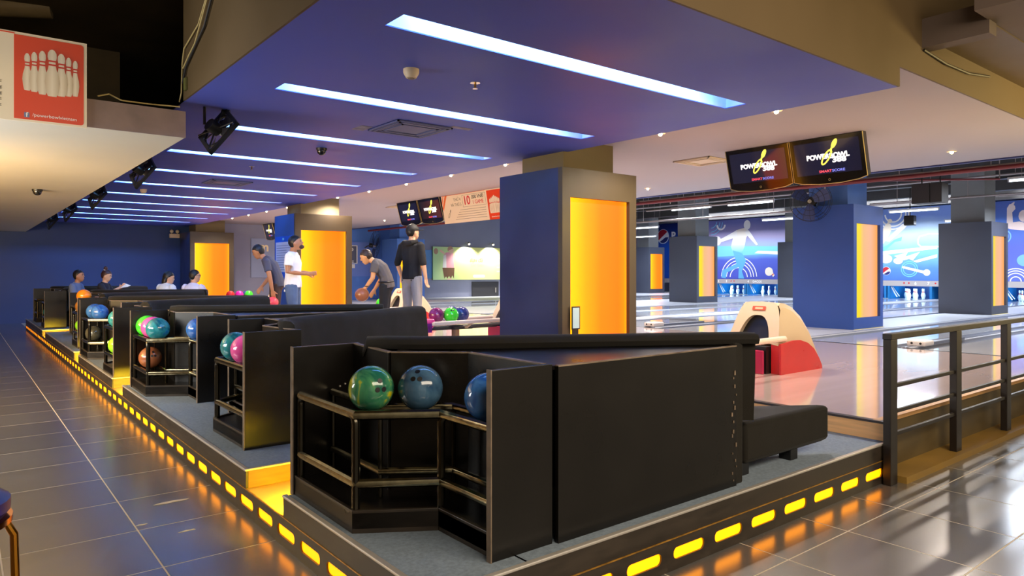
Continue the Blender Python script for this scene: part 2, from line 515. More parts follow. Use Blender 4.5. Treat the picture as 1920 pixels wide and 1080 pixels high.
# ------------------------------------------------------------------ ceilings
SLOTS = [3.335 + 1.763 * i for i in range(11)]
b = MB(); ys = 2.315
for s in SLOTS + [None]:
    e = s if s else 23.2
    b.box(1.46, ys, 2.80, 5.57, e, 2.806)
    if s:
        b.box(1.46, s, 2.80, 1.90, s + 0.212, 2.806); b.box(5.15, s, 2.80, 5.57, s + 0.212, 2.806); ys = s + 0.212
b.box(5.54, 2.315, 2.807, 5.57, 23.2, 2.96)
ceil_blue = struct(b.build('ceiling_blue', m_blue, smooth=0))
for i, s in enumerate(SLOTS):
    c = MB()
    c.box(1.86, s + 0.212, 2.807, 5.19, s + 0.232, 3.02)
    c.box(1.86, s - 0.14, 2.807, 5.19, s - 0.12, 3.02)
    c.box(1.86, s - 0.14, 3.02, 5.19, s + 0.232, 3.04)
    c.box(1.86, s - 0.14, 2.807, 1.88, s + 0.232, 3.02); c.box(5.17, s - 0.14, 2.807, 5.19, s + 0.232, 3.02)
    c.build('light_cove', m_cove, ceil_blue, smooth=0)
    tb = MB().tube([(2.05, s - 0.07, 2.90), (4.85, s - 0.07, 2.90)], 0.014, 8).build('cove_tube', M('blue_tube', (120, 190, 255), 0.4, emit=((90, 170, 255), 3)), ceil_blue)
    area('cove_lamp', (3.42, s - 0.055, 2.91), (3.42, s + 0.3, 2.925), 2.75, 0.05, 46, (0.20, 0.48, 1.0))
ceil_white = struct(MB().box(5.57, 2.315, 2.95, 11.1, 23.2, 3.02).build('ceiling_white', m_white, smooth=0))
MB().box(11.1, 2.315, 2.93, 11.16, 23.2, 3.12).build('ceiling_edge', M('edge_blue', (58, 70, 130), 0.5), ceil_white, smooth=0)
b = MB().box(1.46, 2.30, 2.80, 5.57, 2.315, 3.9).box(5.57, 2.30, 2.95, 12.5, 2.315, 3.9)
struct(b.build('wall_fascia_front', m_brown, smooth=0))
struct(MB().box(1.445, 2.30, 2.80, 1.46, 6.13, 3.9).build('wall_fascia_left', m_brown, smooth=0))
sof = struct(MB().box(-4, 6.14, 2.50, 1.46, 23.2, 2.71).build('ceiling_soffit', m_soffit, smooth=0))
MB().box(-4, 6.125, 2.498, 1.462, 6.14, 2.712).build('soffit_front', m_conc, sof, smooth=0)
struct(MB().box(-4, -4, 3.9, 14, 23.2, 4.0).build('ceiling_upper', m_void, smooth=0))
struct(MB().box(-4, 9.0, 2.71, 1.45, 9.05, 3.9).build('wall_void', m_void, smooth=0))
m_beam = M('dim_beam_paint', (92, 78, 70), 0.7, noise=(2, 0.1))
cs = struct(MB().box(5.7, -2, 3.27, 12.5, 1.85, 3.45).build('ceiling_concourse', m_beam, smooth=0))
MB().box(5.97, 1.84, 3.17, 6.12, 2.30, 3.40).build('beam', m_beam, cs, smooth=0)
MB().box(6.12, 1.85, 3.26, 12.5, 2.30, 3.40).build('infill_board', m_brown, cs, smooth=0)
struct(MB().box(11.16, 2.2, 4.2, 30, 23.2, 4.3).build('ceiling_lanes', m_dark, smooth=0))
# beams and pipework of the lane ceiling
for x in (13.2, 15.6, 18.0, 20.6, 23.5, 26.5):
    struct(MB().box(x, 2.2, 3.75, x + 0.25, 23.2, 4.2).build('ceiling_beam', m_dark, smooth=0))
# ------------------------------------------------------------------ walls
struct(MB().box(-4, 23.2, 0, 5.9, 23.35, 4.0).build('wall_far', m_navy, smooth=0))
struct(MB().box(5.9, 23.2, 0, 10.3, 23.35, 4.0).build('wall_far_grey', m_grey, smooth=0))
struct(MB().box(10.3, 23.2, 0, 13.4, 23.35, 4.0).build('wall_far_blue_lit', m_bluewall, smooth=0))  # separate segment coloured for the blue light on the wall here
struct(MB().box(13.4, 23.2, 0, 30, 23.35, 4.3).build('wall_far_lanes', m_grey, smooth=0))
struct(MB().box(-4.1, -4, 0, -4, 23.2, 4.0).build('wall_left', M('ochre_wall', (190, 160, 110), 0.7, noise=(0.6, 0.1)), smooth=0))
struct(MB().box(29.4, 2.0, 0, 29.55, 23.2, 4.3).build('wall_pin_end', M('pin_end_navy', (14, 40, 92), 0.6), smooth=0))
dw = struct(MB().box(16.35, 23.16, 0.39, 17.7, 23.2, 1.0).build('door_1', M('low_door', (50, 48, 52), 0.5), smooth=0))
MB().box(17.52, 23.13, 0.55, 17.55, 23.16, 0.75).build('door_handle', m_alu, dw, smooth=0, bevel=0.005)

# ------------------------------------------------------------------ columns with back-lit niches
st_or = [(0, (255, 244, 120)), (0.04, (255, 232, 0)), (0.14, (255, 222, 0)), (0.30, (255, 188, 0)), (0.55, (255, 150, 0)), (0.85, (255, 138, 0)), (0.95, (255, 156, 0)), (1, (255, 196, 20))]
st_pk = [(0, (255, 214, 60)), (0.08, (255, 232, 20)), (0.24, (255, 222, 30)), (0.4, (246, 190, 130)), (0.7, (250, 186, 150)), (1, (255, 170, 80))]
m_lbo = ramp_mat('lightbox_orange', st_or, emit=1.0, over=2.0, rough=0.5, spec=0.15)
m_lbp = ramp_mat('lightbox_peach', st_pk, emit=1.0, rough=0.5, spec=0.15)


def column(x, y, w, d, mat, neck_mat, ntop, lm, base=0.39, fm=None):
    b = MB()
    zb, zt, xl, xr = 0.60, 2.25, x + 0.10 * w, x + 0.90 * w
    b.box(x, y + 0.07, base, x + w, y + d, 2.58)
    c = struct(b.build('column', mat, smooth=0))
    b = MB().box(x, y, base, xl, y + 0.07, 2.58).box(xr, y, base, x + w, y + 0.07, 2.58)
    b.box(xl, y, base, xr, y + 0.07, zb).box(xl, y, zt, xr, y + 0.07, 2.58)
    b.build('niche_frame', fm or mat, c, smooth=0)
    MB().box(x + 0.2, y + 0.2, 2.58, x + w - 0.2, y + d - 0.2, ntop).build('column_neck', neck_mat, c, smooth=0)
    MB().box(xl, y + 0.05, zb, xr, y + 0.069, zt).build('light_panel', lm, c, smooth=0)
    return c


m_neckw = M('beige_neck_paint', (112, 98, 66), 0.6, noise=(2, 0.1))
m_front = M('warm_lit_front', (66, 54, 38), 0.5, noise=(2, 0.1))  # warm light on the column fronts painted in as brown
m_neckg = M('grey_neck_paint', (118, 120, 122), 0.6, noise=(2, 0.08))
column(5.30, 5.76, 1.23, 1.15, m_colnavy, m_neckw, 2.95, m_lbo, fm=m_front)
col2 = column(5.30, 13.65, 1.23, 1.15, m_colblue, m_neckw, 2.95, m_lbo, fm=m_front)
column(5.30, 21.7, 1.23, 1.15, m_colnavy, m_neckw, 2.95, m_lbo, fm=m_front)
column(12.10, 5.75, 1.12, 1.12, m_colblue, m_bluewall, 4.2, m_lbp)
column(12.10, 21.7, 1.12, 1.12, m_bluewall, m_bluewall, 4.2, m_lbo)
column(18.80, 5.75, 1.12, 1.12, m_col, m_neckg, 4.2, m_lbp)
column(18.80, 14.0, 1.12, 1.12, m_col, m_neckg, 4.2, m_lbp)
column(25.50, 14.0, 1.12, 1.12, m_col, m_neckg, 4.2, m_lbp)
column(25.50, 21.7, 1.12, 1.12, m_col, m_neckg, 4.2, m_lbo)
for x in (12.10, 18.80):
    struct(MB().box(x + 0.0, 5.72, 0.39, x + 1.12, 5.75, 0.405).build('trim_1', M('yellow_base_strip', (236, 214, 130), 0.5), smooth=0))

ORD = ['first', 'second', 'third', 'fourth', 'fifth', 'sixth', 'seventh', 'eighth', 'ninth', 'tenth', 'eleventh', 'twelfth', 'thirteenth', 'fourteenth', 'fifteenth', 'sixteenth']

# ------------------------------------------------------------------ ball racks (panelled alcoves) and benches
PZ = 0.26
FRONT = [(.05, 1.30), (.045, .62), (.36, .42), (.36, 0.02)]
BACK = [(.40, 1.30), (.35, .82), (.64, .57), (.64, 0.02)]
INNER = [(.25, 1.27), (.245, .74), (.525, .545), (.525, 0.03)]   # rear rail
FRAIL = [(.075, 1.27), (.07, .635), (.385, .435), (.385, 0.03)]


def my(p, mir): return (p[0], 1.32 - p[1]) if mir else p


def off(poly, d):
    """shift a polyline sideways (to +x side) by d"""
    out = []
    for i, p in enumerate(poly):
        a = poly[max(0, i - 1)]; c = poly[min(len(poly) - 1, i + 1)]
        dx, dy = c[0] - a[0], c[1] - a[1]; l = math.hypot(dx, dy)
        out.append((p[0] - dy / l * d, p[1] + dx / l * d))
    return out


def strip(mb, poly, t, z0, z1, mir):
    for a, c in zip(poly, poly[1:]):
        dx, dy = c[0] - a[0], c[1] - a[1]; l = math.hypot(dx, dy); nx, ny = -dy / l * t, dx / l * t
        mb.prism([my(q, mir) for q in (a, c, (c[0] + nx, c[1] + ny), (a[0] + nx, a[1] + ny))], z0, z1)
    return mb


def make_rack(x0, y0, mir, label):
    t = thing('ball_rack', label, 'ball rack', (x0, y0, PZ), 0, 'panelled ball racks along the platform edge')
    fa = MB(); q = sorted([my((0, 1.30), mir)[1], my((0, 1.325), mir)[1]])
    fa.box(.045, q[0], 0, .42, q[1], .755).build('side_panel', m_lam, t, smooth=0, bevel=0.003)
    MB().box(.040, q[0] - .002, .0, .0455, q[1] + .002, .757).build('panel_edge', m_edge, t, smooth=0)
    q = sorted([my((0, -.005), mir)[1], my((0, .02), mir)[1]])
    MB().box(.335, q[0], 0, .655, q[1], .755).build('side_panel', m_lam, t, smooth=0, bevel=0.003)
    MB().box(.330, q[0] - .002, .0, .3355, q[1] + .002, .757).build('panel_edge', m_edge, t, smooth=0)
    bk = MB(); strip(bk, BACK, -.022, 0, .75, mir)
    bk.build('back_panel', m_lam, t, smooth=0, bevel=0.002)
    tr = MB(); strip(tr, BACK, -.023, .75, .756, mir); tr.build('back_panel_edge', m_edge, t, smooth=0)
    pl = MB(); strip(pl, FRONT, .018, 0, .10, mir)
    pl.build('plinth', m_fascia, t, smooth=0, bevel=0.002)
    sh = MB().prism([my(p, mir) for p in FRONT + BACK[::-1]], .02, .088); sh.build('plinth_shelf', m_lam, t, smooth=0)
    for z in (.51, .21):
        for nm, poly in (('front_rail', FRAIL), ('rear_rail', INNER)):
            pts = [my(p, mir) + (z,) for p in poly]
            MB().tube(pts, .0215 if nm == 'front_rail' else .019, 10).build(nm, m_rail, t)
    # bent posts that carry the front rails, straight ones behind
    for i, (p, d) in enumerate(((FRAIL[0], (0, -1)), (FRAIL[1], (0, 1)), (FRAIL[2], (.84, -.53)), (FRAIL[3], (0, 1)))):
        p2 = (p[0] + d[0] * .05, p[1] + d[1] * .05) if i != 1 else p
        a = my(p, mir)
        pts = [a + (.09,), a + (.44,), a + (.475,)]
        e = (p[0] + d[0] * .035, p[1] + d[1] * .035)
        pts += [my(((p[0] * 2 + e[0]) / 3, (p[1] * 2 + e[1]) / 3), mir) + (.497,), my(e, mir) + (.51,)]
        MB().tube(pts, .0185, 10).build('post', m_postm, t)
    for p in INNER[:3]:
        a = my(p, mir); MB().tube([a + (.09,), a + (.505,)], .012, 8).build('rear_post', m_postm, t)
    # spindles for worn screw heads
    s = MB()
    for k in range(3):
        a = my((.30 + .03 * k, 1.298), mir); s.sphere((a[0], a[1], .53 + .01 * (k % 2)), .006, 8, 6)
    s.build('screw_heads', m_alu, t)['kind'] = 'stuff'
    return t


def make_bench(x0, y0, mir, label):
    t = thing('bench', label, 'bench', (x0, y0, PZ), 0, 'black upholstered benches on the platform')
    d = Vector((1.65, -.93)).normalized(); n = Vector((-d.y, d.x))          # along the back, and towards the seat
    A = Vector((.45, .93)); B = Vector((2.10, 0.0))

    def at(p, s, h): q = p + n * s; return my((q.x, q.y), mir) + (h,)
    prof = [(-.02, .62), (-.02, .748), (-.058, .753), (-.070, .778), (-.052, .803), (-.01, .813), (.045, .809), (.076, .787), (.088, .75), (.125, .345), (.10, .325), (-.0, .325)]
    if True:
        rings = []
        A2 = Vector((.37, 1.17))
        for p, s0 in ((A2, .72), (A2 + (A - A2) * .12, .96), (A2 + (A - A2) * .7, 1), (A + d * .12, 1), (B - d * .01, 1), (B + d * .03, .985)):
            nn = n if p in () else n
            ring = []
            for s, h in prof:
                hh = .56 + (h - .56) * s0 if h > .56 else h
                ring.append(at(p, s * s0 if h > .7 else s, hh))
            rings.append(ring)
        MB().loft(rings).build('backrest', m_fab, t, smooth=0.9)
    # plywood frame behind the upholstery, wedge top and front panel
    fr = MB(); fr.prism([my(q, mir) for q in ((A.x - .02, A.y - .02), (B.x - .08, B.y + .02), (B.x - .10, B.y + .06), (A.x, A.y + .03))], .02, .75)
    fr.build('back_frame', m_lam, t, smooth=0)
    MB().prism([my(q, mir) for q in ((.66, .0), (1.95, .0), (1.95, .065), (.66, .79))], .728, .745).build('wedge_top', m_lam, t, smooth=0)
    q = sorted([my((0, -.022), mir)[1], my((0, -.002), mir)[1]])
    MB().box(.672, q[0], .0, 1.955, q[1], .745).build('front_panel', m_lam, t, smooth=0, bevel=0.002)
    MB().box(.672, q[0] - .001, .742, 1.955, q[1] + .001, .748).build('panel_edge', m_edge, t, smooth=0)
    q2 = sorted([my((0, -.012), mir)[1], my((0, .05), mir)[1]])
    MB().box(1.955, q2[0], .0, 2.03, q2[1], .76).build('end_board', m_fab, t, smooth=0, bevel=0.01)
    # worn edge of the front panel where the laminate has split
    rs = random.Random(int(y0 * 100)); wv = MB(); yy = my((0, -.024), mir)[1]
    for k in range(16):
        z = .03 + .62 * k / 16 + rs.uniform(-.01, .01); xx = 1.93 + rs.uniform(-.02, .02); s = rs.uniform(.002, .006)
        wv.box(xx - s, yy - .002, z - s * 2, xx + s, yy + .002, z + s * 2)
    wv.build('split_edge', m_edge, t, smooth=0)['kind'] = 'stuff'
    # seat cushion
    seat = [A + n * .10 + d * .10, B + n * .10 - d * .02, Vector((2.12, .035)), Vector((3.06, .035)), A + n * .60 + d * .32]
    sb = MB().prism([my((p.x, p.y), mir) for p in seat], .065, .30)
    sb.build('seat', m_fab, t, smooth=0.5, bevel=0.03, seg=3)
    for p in ((2.68, .10), (2.16, .10), (1.55, .85), (.85, 1.18)):
        c = my(p, mir); MB().box(c[0] - .04, c[1] - .04, 0, c[0] + .04, c[1] + .04, .075).build('leg', m_black, t, smooth=0, bevel=0.004)
    return t


UNITS = [(1.30, 2.19, 0), (1.39, 4.55, 1), (1.30, 6.45, 0), (1.27, 8.53, 1), (1.28, 9.93, 0), (1.36, 12.15, 1), (1.60, 14.05, 0), (1.33, 16.85, 1), (1.35, 18.4, 0)]
rl = ['nearest black panelled ball rack at the platform corner holding marbled and blue balls',
      'second black ball rack, teal and pink balls beside its dark end panel',
      'third ball rack with green, pink and teal balls above and a brown ball below',
      'fourth ball rack, mostly hidden behind its tall dark end panel',
      'fifth ball rack, two blue balls above and one dark ball below',
      'sixth ball rack, stacked with orange and brown balls far along the platform',
      'seventh ball rack, set further in and almost hidden behind the orange balls',
      'eighth ball rack, broad dark end panel far along the platform',
      'ninth and last ball rack at the dark end of the platform']
bl = ['nearest black bench with scuffed wedge front panel and seat jutting out at its end',
      'second black bench, its slanted navy-lit backrest facing the nearest bench',
      'third black bench, long flat-topped back behind the second bench',
      'fourth black bench, back to back with the fifth',
      'fifth black bench, low back ending in front of the man in dark grey shirt',
      'sixth black bench, far back rail in front of the white shirted sitters',
      'seventh black bench, seat for the two people in white shirts',
      'eighth black bench, seat for the boy and the woman with a bun',
      'ninth black bench at the dark end of the platform']
for (x0, y0, mi), a, c in zip(UNITS, rl, bl):
    make_rack(x0, y0, mi, a); make_bench(x0, y0, mi, c)

# ------------------------------------------------------------------ bowling balls
BR = 0.104
ball_me = MB().sphere((0, 0, 0), BR, 32, 20).mesh('ball', m_black, smooth=3)
hole_me = {}


def ball(x, y, z, mat, label, holes=None, group='bowling balls on the racks', rot=(0, 0, 0), r=1.0):
    o = bpy.data.objects.new('bowling_ball', ball_me); COL.objects.link(o); o.location = (x, y, z); o.scale = (r, r, r); o.rotation_euler = rot
    o.material_slots[0].link = 'OBJECT'; o.material_slots[0].material = mat
    tag(o, label, 'bowling ball', group)
    if holes:
        h = Vector(holes).normalized(); u = h.cross(Vector((0, 0, 1))).normalized(); v = h.cross(u)
        for a, c in ((-.012, .02), (.012, .02), (0, -.02)):
            dv = (h + u * a / BR * 1.3 + v * c / BR).normalized()
            b = MB().cyl(dv * (BR - .01), dv * (BR + .0008), .0115, n=14)
            ho = b.build('finger_hole', m_black, None); ho.parent = o
            ho.matrix_local = Matrix.Rotation(-rot[2], 4, 'Z') if rot[2] else Matrix()
    return o


b_mgreen = marble('ball_green_marble', (30, 98, 80), (70, 140, 96), (196, 190, 20), 6)
b_steel = marble('ball_steel_blue', (44, 72, 100), (70, 104, 132), None, 3)
b_blue = marble('ball_blue', (30, 78, 160), (62, 118, 190), None, 5)
b_teal = marble('ball_teal', (20, 90, 110), (54, 150, 150), (30, 110, 170), 5)
b_pink = M('ball_pink', (240, 92, 170), 0.15, coat=0.4)
b_mag = M('ball_magenta', (214, 24, 150), 0.15, coat=0.4)
b_green = M('ball_green', (70, 224, 50), 0.15, coat=0.4)
b_lime = M('ball_lime', (150, 236, 40), 0.15, coat=0.4)
b_brown = M('ball_brown', (158, 92, 56), 0.2, coat=0.3, noise=(4, 0.1))
b_dark = marble('ball_charcoal', (50, 52, 48), (86, 84, 70), None, 4)
b_orange = M('ball_orange', (250, 140, 20), 0.18, coat=0.4)
b_bronze = marble('ball_bronze', (104, 64, 24), (170, 110, 40), None, 4)
b_redb = M('ball_red', (196, 30, 24), 0.18, coat=0.4)
b_purple = marble('ball_purple', (110, 30, 90), (150, 50, 110), None, 4)
b_navy = marble('ball_navy', (36, 48, 110), (70, 80, 150), None, 5)
UP, LO = 0.866, 0.566
ball(1.487, 2.908, UP, b_mgreen, 'green marbled ball with yellow patch on the nearest rack', (-.05, -1, .28))
ball(1.672, 2.782, UP, b_steel, 'steel blue ball beside the green marbled ball on nearest rack', (-.55, -.6, .75))
ball(1.775, 2.395, UP, b_blue, 'blue ball half hidden by the end panel of nearest rack')
ball(1.563, 5.15, UP, b_teal, 'teal ball with white print on the second rack', None)
ball(1.558, 4.90, UP, b_pink, 'pink ball peeping out behind the teal ball on second rack')
ball(1.565, 4.665, UP + .0, b_mag, 'magenta ball topping the second rack above its end panel')
ball(1.475, 7.66, UP, b_green, 'bright green ball at the back of three on third rack')
ball(1.475, 7.43, UP, b_pink, 'pink ball between the green and teal balls on third rack')
ball(1.475, 7.205, UP, b_teal, 'teal ball in front of the pink one on third rack', None)
ball(1.760, 6.93, UP, b_blue, 'blue ball alone at the panel end of third rack')
ball(1.475, 7.53, LO, b_brown, 'brown ball on the lower rail of third rack', (.1, -1, .45))
ball(1.44, 9.05, UP, b_teal, 'teal ball poking out beside the fourth rack end panel')
ball(1.44, 9.05, LO, b_lime, 'lime ball low down beside the fourth rack end panel')
ball(1.455, 10.90, UP, b_blue, 'blue ball behind its twin on the fifth rack', (-.4, -1, .1))
ball(1.475, 10.62, UP, b_blue, 'blue ball in front on the fifth rack')
ball(1.455, 10.98, LO, b_dark, 'charcoal ball on the lower rail of fifth rack')
ball(1.60, 12.95, UP + .0, b_bronze, 'bronze ball under the orange ball on sixth rack')
ball(1.53, 12.70, UP, b_bronze, 'second bronze ball on the upper rail of sixth rack')
ball(1.565, 12.83, UP + .155, b_orange, 'orange ball stacked on top of the sixth rack')
ball(1.535, 12.72, LO, b_lime, 'lime ball on the lower rail of sixth rack')
ball(1.60, 12.95, LO, b_redb, 'red ball on the lower rail of sixth rack')
ball(1.50, 17.45, UP, b_dark, 'charcoal ball on upper rail of the eighth rack')
ball(1.50, 17.45, LO, b_teal, 'teal ball on lower rail of the eighth rack')


# ------------------------------------------------------------------ ball returns on the approach
def ball_return(x, y, label, oz=0.39):
    """hood with an arched mouth facing -x, red skirt, ball track reaching back towards the benches"""
    t = thing('ball_return', label, 'ball return', (x, y, oz), 0, 'ball returns on the approach')
    W = .30
    # hood: side outline swept across the width, narrowing towards the top
    outl = [(.10, .28), (.13, .42), (.19, .58), (.25, .68), (.29, .705), (.36, .70), (.48, .66), (.62, .56), (.74, .40), (.83, .18), (.87, .02)]

    def hw(z): return .30 - .085 * max(0, z - .25) / .45
    rings = []
    for px, pz in outl:
        h = hw(pz); r = .05 if pz > .3 else .02
        bx = px if px < .3 else .30
        ring = [(px, -h, max(0, pz - r)), (px, -h + r * .6, pz), (px, 0, pz + .008), (px, h - r * .6, pz), (px, h, max(0, pz - r)), (px, h + .0, max(0.0, .0)), (px, -h, 0.0)]
        rings.append(ring)
    hood = MB()
    # outer skin: top strip + two sides
    top = []
    n = len(outl)
    for px, pz in outl:
        h = hw(pz); r = .035 if pz > .3 else .02
        top.append([(px, -h - .004, max(.0, pz - r * 1.6)), (px + .004, -h + r * .45, max(.0, pz - r * .3)), (px + .006, 0, pz), (px + .004, h - r * .45, max(.0, pz - r * .3)), (px, h + .004, max(.0, pz - r * 1.6))])
    vs = [p for r_ in top for p in r_]; fs = []
    for i in range(3, n - 1):
        for k in range(4): fs.append((i * 5 + k, i * 5 + k + 1, i * 5 + 6 + k, i * 5 + 5 + k))
    hood.add(vs, fs)
    for s, k in ((-1, 0), (1, 4)):
        sv = [top[i][k] for i in range(n)]
        low = [(p[0], s * (hw(0.2) + .004) if True else 0, .0) for p in sv]
        hood.add(sv + low, [(i, i + 1, n + i + 1, n + i) for i in range(n - 1)])
    # front frame around the arched mouth
    def fx(z):   # front face leans back with height
        return .10 + (z - .28) * .40
    inner, outer = [], []
    for k in range(29):
        c, q = math.cos(PI * k / 28), max(0.0, math.sin(PI * k / 28)); sg = 1 if c > 0 else -1
        z = .28 + .424 * q ** .34; outer.append((sg * (abs(c) ** .30 if k != 14 else 0.0) * hw(z), z))
        z = .30 + .27 * q ** .75; inner.append((sg * abs(c) ** .7 * .185 * (1 - .25 * (z - .3) / .27), z))
    fv = [(fx(z) - .006, yy, z) for yy, z in outer] + [(fx(z) - .012, yy, z) for yy, z in inner] + [(fx(z) + .05, yy, z) for yy, z in inner]
    m = len(outer)
    hood.add(fv, [(i, i + 1, m + i + 1, m + i) for i in range(m - 1)] + [(m + i, m + i + 1, 2 * m + i + 1, 2 * m + i) for i in range(m - 1)])
    hood.build('hood', m_ivory, t, smooth=0.7, fix=True)
    MB().poly3([(fx(z) + .05, yy, z) for yy, z in inner]).build('mouth', m_black, t, smooth=0, fix=False)
    # small red sticker above the mouth
    st = MB().prism(rrect(-.075, -.022, .075, .022, .008), 0, .003).build('warning_sticker', M('sticker_red', (206, 78, 52), 0.5), t, smooth=0)
    frame(st, (fx(.638) - .014, 0, .638), (0, -1, 0), (.38, 0, .92))
    st2 = MB().prism(rrect(-.045, -.010, .045, .010, .008), .003, .0045).build('sticker_panel', M('sticker_pale', (240, 196, 160), 0.5), st, smooth=0)
    # red skirt: side cheeks with a curved top, and the front board
    ch = [(.09, 0), (.885, 0), (.885, .03), (.82, .12), (.72, .22), (.60, .285), (.46, .32), (.32, .325), (.09, .30)]
    for s in (-1, 1):
        MB().prism(ch, s * .305, s * .325, 'y').build('skirt_side', m_red, t, smooth=0)
    MB().box(-.02, -.20, 0, .0, .20, .235).build('skirt_front', M('magenta_skirt', (186, 36, 78), 0.35), t, smooth=0, bevel=0.01)
    MB().box(.10, -.30, 0, .13, -.21, .29).build('front_post', m_red, t, smooth=0, bevel=0.004)
    MB().box(.10, .21, 0, .13, .30, .29).build('front_post', m_red, t, smooth=0, bevel=0.004)
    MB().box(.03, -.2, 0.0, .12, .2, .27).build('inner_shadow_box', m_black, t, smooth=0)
    # track rails reaching back
    for s in (-1, 1):
        MB().tube([(-1.28, s * .16, .325), (-1.22, s * .255, .33), (-.9, s * .26, .335), (.22, s * .285, .345)], .030, 10).build('track_rail', M('ivory_rail', (238, 216, 200), 0.3), t)
        MB().tube([(-.62, s * .25, .32), (-.62, s * .14, .26), (-.62, s * .05, .25)], .02, 8).build('rail_bracket', m_ivory, t)
    MB().tube([(-1.25, 0, .25), (.2, 0, .25)], .03, 8).build('spine', m_dark, t)
    MB().cyl((-.72, 0, 0), (-.72, 0, .25), .055, n=16).build('leg', M('bronze_leg', (168, 138, 112), 0.3, metal=0.4), t)
    MB().box(-.80, -.10, .225, -.50, .10, .26).build('vent_box', m_dark, t, smooth=0)
    # magenta end cap with purple print
    MB().loft([[(-1.20, -.26, .30), (-1.20, .26, .30), (-1.20, .26, .40), (-1.20, -.26, .40)], [(-1.45, -.20, .10), (-1.45, .20, .10), (-1.42, .20, .36), (-1.42, -.20, .36)]]).build('end_cap', M('end_cap_magenta', (226, 46, 130), 0.3), t, smooth=0, bevel=0.03)
    MB().box(-1.40, -.262, .22, -1.26, -.258, .34).build('end_cap_print', M('print_purple', (120, 20, 120), 0.4, noise=(14, 0.5)), t, smooth=0)
    return t


ball_return(6.22, 4.03, 'nearest ball return, ivory hood and red skirt right of the dark column')
ball_return(6.10, 8.02, 'second ball return, half hidden behind the front column')
ball_return(6.25, 11.55, 'third ball return, behind the man in the black cap')
ball_return(6.35, 18.3, 'farthest ball return, small hood beside the dark grey shirted man')
RG = 'bowling balls on the ball returns'
zt = .39 + .335 + .045
ball(5.02, 7.94, zt + .05, b_purple, 'purple ball on the second ball return', None, RG)
ball(5.20, 7.86, zt + .05, b_green, 'bright green ball on the second ball return', (-.2, -.6, .8), RG)
ball(5.42, 7.93, zt + .05, b_navy, 'navy ball on the second ball return', None, RG)
ball(5.40, 8.14, zt + .05, b_navy, 'navy ball at the back of the second ball return', None, RG)
ball(6.10, 11.52, zt + .05, b_green, 'green ball in front of the third ball return mouth', None, RG)
ball(5.62, 18.22, zt + .05, b_mag, 'magenta ball on the farthest ball return', None, RG)
ball(5.86, 18.24, zt + .05, b_green, 'green ball on the farthest ball return', None, RG)
ball(5.85, 18.40, zt + .05, b_navy, 'pale blue ball behind the green one on farthest return', None, RG)
ball(5.40, 18.22, zt + .05, b_redb, 'red ball at the outer end of the farthest ball return', None, RG)


# ------------------------------------------------------------------ railing on the right
rg = thing('railing', 'dark metal guard railing with flat posts along the right edge of the lanes', 'railing', (4.77, 2.05, 0))
m_railing = M('dark_railing_metal', (30, 23, 19), 0.45, metal=0.0, noise=(4, 0.15))
for k in range(8):
    x = 1.115 * k
    MB().box(x, -.025, 0.0, x + .10, .025, .955).build('post', m_railing, rg, smooth=0, bevel=0.003)
MB().box(0, -.03, .955, 8.2, .03, .995).build('top_rail', m_railing, rg, smooth=0, bevel=0.004)
for z in (.645, .475, .325):
    MB().box(.02, -.012, z - .013, 8.1, .012, z + .013).build('bar', m_railing, rg, smooth=0, bevel=0.003)

# ------------------------------------------------------------------ stool at the left edge
st = thing('bar_stool', 'round stool with navy seat and curved brass leg at the left edge', 'stool', (-.055, 2.45, 0))
MB().lathe([(0.05, .715), (.16, .715), (.175, .735), (.175, .765), (.15, .785), (.02, .79)], n=32).build('seat', M('navy_vinyl', (38, 32, 96), 0.3, noise=(3, 0.1)), st)
MB().lathe([(.165, .700), (.180, .700), (.180, .717), (.165, .717)], n=32).build('seat_ring', M('copper', (196, 120, 60), 0.15, metal=1), st)
m_brass = M('brass_leg', (206, 140, 48), 0.2, metal=1.0)
for k in range(4):
    a = -.1 + k * PI / 2; c, s = math.cos(a), math.sin(a)
    MB().tube([(c * .12, s * .12, .70), (c * .165, s * .165, .69), (c * .182, s * .182, .655), (c * .186, s * .186, .50), (c * .20, s * .20, .0)], .011, 10).build('leg', m_brass, st)

# ------------------------------------------------------------------ screens over the approach
m_screen = ramp_mat('screen_navy', [(0, (40, 40, 66)), (0.6, (34, 36, 70)), (1, (28, 30, 60))], emit=0.55, rough=0.08, spec=0.9)
m_screen_refl = ramp_mat('screen_reflection', [(0, (40, 34, 40)), (1, (120, 50, 20))], emit=0.55, rough=0.08, spec=0.9)  # brown reflection on the glass put into the emission ramp
m_eW = M('screen_white', (255, 255, 255), 0.5, emit=((255, 255, 255), 1.0))
m_eYl = M('screen_yellow', (240, 236, 90), 0.5, emit=((244, 236, 90), 1.0))
m_eRd = M('screen_red', (220, 70, 90), 0.5, emit=((220, 70, 90), 0.9))
m_eBl = M('screen_blue', (110, 120, 220), 0.5, emit=((110, 120, 220), 0.9))
m_bezel = M('glossy_bezel', (22, 19, 14), 0.12, coat=0.5)
m_rim = M('screen_rim', (200, 176, 110), 0.3, metal=0.7)


